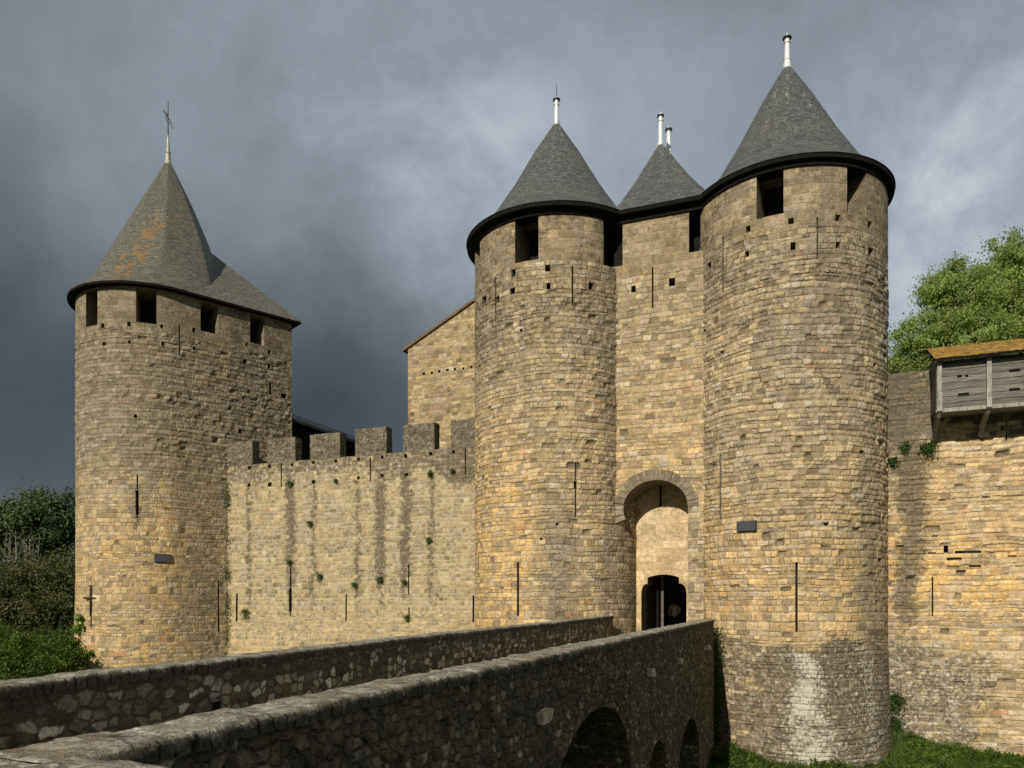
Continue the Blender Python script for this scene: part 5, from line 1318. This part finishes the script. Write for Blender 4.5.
# hanging growth beside the bridge end
gk = thing('ivy', 'dark ivy hanging down the end of the bridge against the tallest tower', 'plant', (*PBo.at(PBo.L)[0], MOAT))
e_p = PBo.at(PBo.L)[0]; pts = np.stack([e_p[0]+r_.normal(size=1500)*.10+.08, e_p[1]+r_.normal(size=1500)*.12, -5.7+4.7*r_.random(1500)], -1)
V, f = leaves(pts, .09, 19); mesh_obj('foliage', V, f, M['leaf_wall'], gk)
# grass and weeds on the moat floor
r_ = np.random.default_rng(77); n = 90000
gx = r_.uniform(3.5, 24, n*3); gy = r_.uniform(18, 28.8, n*3)
keep = (gx/gy > .2) & (gx/gy < .85) & (np.hypot(gx-C3[0], gy-C3[1]) > R3+.1) & ((np.stack([gx, gy], -1)-BO)@BN > .1) & (((np.stack([gx, gy], -1)-RO)@NO) > .1)
keep &= r_.random(n*3) < .25+.75*sstep(20, 25, gy)
gx, gy = gx[keep][:n], gy[keep][:n]
clump = fbm(gx*.9, gy*.9, s=55); n = len(gx)
hgt = (.07+.75*np.clip(clump-.45, 0, 1)*1.8)*r_.uniform(.5, 1.2, n)
th = r_.uniform(0, 2*PI, n); ln = r_.normal(size=(n, 2))*.3*hgt[:, None]
wv = np.stack([np.cos(th), np.sin(th)], -1)*.012
z0g = gz(gx, gy)+.0
mound = .12*np.exp(-((np.hypot(gx-C3[0], gy-C3[1])-R3)/.7)**2)+.15*np.exp(-(((np.stack([gx, gy], -1)-RO)@NO)/.9)**2)
z0g += mound*np.clip(fbm(gx*.5, gy*.5, s=56)*1.2, 0, 1)
A_ = np.stack([gx-wv[:, 0], gy-wv[:, 1], z0g-.05], -1); B_ = np.stack([gx+wv[:, 0], gy+wv[:, 1], z0g-.05], -1)
Cc = np.stack([gx+ln[:, 0], gy+ln[:, 1], z0g+hgt], -1)
Vg = np.stack([A_, B_, Cc], 1).reshape(-1, 3)
og = mesh_obj('grass', Vg, np.arange(3*n).reshape(n, 3), M['grass']); tag(og, kind='stuff'); tag(og, 'green grass on the moat floor at the foot of the walls', 'grass')
m_ = (r_.random(n) < .9) & (fbm(gx*1.3, gy*1.3, s=58) > .47)
P = np.stack([gx[m_]+r_.normal(size=m_.sum())*.05, gy[m_], z0g[m_]+hgt[m_]*r_.uniform(.3, 1.1, m_.sum())], -1)
V, f = leaves(P, .12, 66, up=.8); ow = mesh_obj('weeds', V, f, M['leaf_shrub']); tag(ow, 'leafy weeds mixed into the grass along the tower and wall foot', 'weeds', kind='stuff')

# ------------------------------------------------------------------ light, sky, camera
AZ = math.radians(25); EL = math.radians(28)
sd_ = Vector((-math.sin(AZ)*math.cos(EL), -math.cos(AZ)*math.cos(EL), math.sin(EL)))
su = bpy.data.lights.new('sun', 'SUN'); su.energy = 4.5; su.angle = math.radians(.5); su.color = (1, .92, .78)
so = bpy.data.objects.new('sun', su); COL.objects.link(so); so.rotation_euler = (-sd_).to_track_quat('-Z', 'Y').to_euler()
w = bpy.data.worlds.new('World'); SC.world = w; w.use_nodes = True; t = NT(w.node_tree); t.n.clear()
out = t.node('ShaderNodeOutputWorld'); bg = t.node('ShaderNodeBackground'); bg.inputs[1].default_value = .1; t.l.new(bg.outputs[0], out.inputs[0])
sky = t.node('ShaderNodeTexSky', sky_type='NISHITA'); sky.sun_disc = False; sky.sun_elevation = EL; sky.sun_rotation = math.radians(205)
d = t.node('ShaderNodeTexCoord').outputs['Generated']
x, y, z = t.sep(d)
az = t.m('ARCTAN2', x, y); el = t.m('ARCSINE', z)
q = t.comb(az, t.m('MULTIPLY', el, 1.25), 0)
def gauss(ax, ay, sx, sy):       # soft patch at picture-like direction: azimuth, elevation
    dx = t.m('DIVIDE', t.m('SUBTRACT', az, ax), sx); dy = t.m('DIVIDE', t.m('SUBTRACT', el, ay), sy)
    return t.m('EXPONENT', t.m('MULTIPLY', t.m('ADD', t.m('MULTIPLY', dx, dx), t.m('MULTIPLY', dy, dy)), -1))
def dirpx(px, py):
    v = Vector(((px-512)/F, 1, (HZ-py)/F)).normalized(); return math.atan2(v.x, v.y), math.asin(v.z)
wd = t.vm('ADD', d, t.vm('SCALE', t.noise(d, 2.2, 4, .55, col=True), .22))
n1 = t.noise(wd, 2.0, 6, .55); n2 = t.noise(wd, 5.5, 8, .62)
base = t.m('ADD', t.m('MULTIPLY', t.m('SUBTRACT', n1, .5), .55), t.m('MULTIPLY', t.m('SUBTRACT', n2, .5), .30))
br = t.m('ADD', .505, base); cf = t.rng(n2, .34, .66, .6, 1.35)
for (px, py, sx, sy, a) in [(440, 190, .15, .13, .22), (950, 190, .14, .20, .26), (760, 120, .30, .12, .12), (330, 300, .16, .12, -.05), (150, 430, .45, .16, -.30), (0, 350, .28, .26, -.12), (330, 400, .15, .1, -.16), (160, 120, .3, .2, .03), (60, 30, .3, .15, .06), (930, 30, .2, .15, .02), (600, 90, .2, .2, .12), (1024, 420, .3, .2, .1)]:
    a_, e__ = dirpx(px, py); br = t.m('ADD', br, t.m('MULTIPLY', gauss(a_, e__, sx, sy), t.m('MULTIPLY', cf, a*1.25) if a > .15 else a))
cl_ = t.ramp(br, [(0, (.036, .042, .050)), (.22, (.078, .090, .105)), (.42, (.155, .178, .200)), (.62, (.27, .31, .35)), (.82, (.42, .48, .54)), (1, (.62, .67, .70))])
cl10 = t.mix(1., cl_, (10, 10, 10), 'MULTIPLY')
cn = t.node('ShaderNodeMix', data_type='RGBA', blend_type='MULTIPLY'); cn.inputs[0].default_value = 1; cn.clamp_result = False
t.l.new(cl_, cn.inputs[6]); cn.inputs[7].default_value = (10, 10, 10, 1)
fin = t.mix(.90, t.mix(1., sky.outputs[0], (.55, .55, .55), 'MULTIPLY'), cn.outputs[2]); t.l.new(fin, bg.inputs[0])

cam = bpy.data.cameras.new('camera'); co = bpy.data.objects.new('camera', cam); COL.objects.link(co)
co.location = (0, 0, 0); co.rotation_euler = (PI/2, 0, 0)
cam.sensor_width = 36; cam.lens = 36*F/1024; cam.shift_y = (HZ-384)/1024; cam.clip_end = 4000; cam.clip_start = .05
SC.camera = co
SC.render.engine = 'CYCLES'
SC.view_settings.view_transform = 'Standard'; SC.view_settings.look = 'None'; SC.view_settings.exposure = 0; SC.view_settings.gamma = 1
SC.render.resolution_x = 1024; SC.render.resolution_y = 768
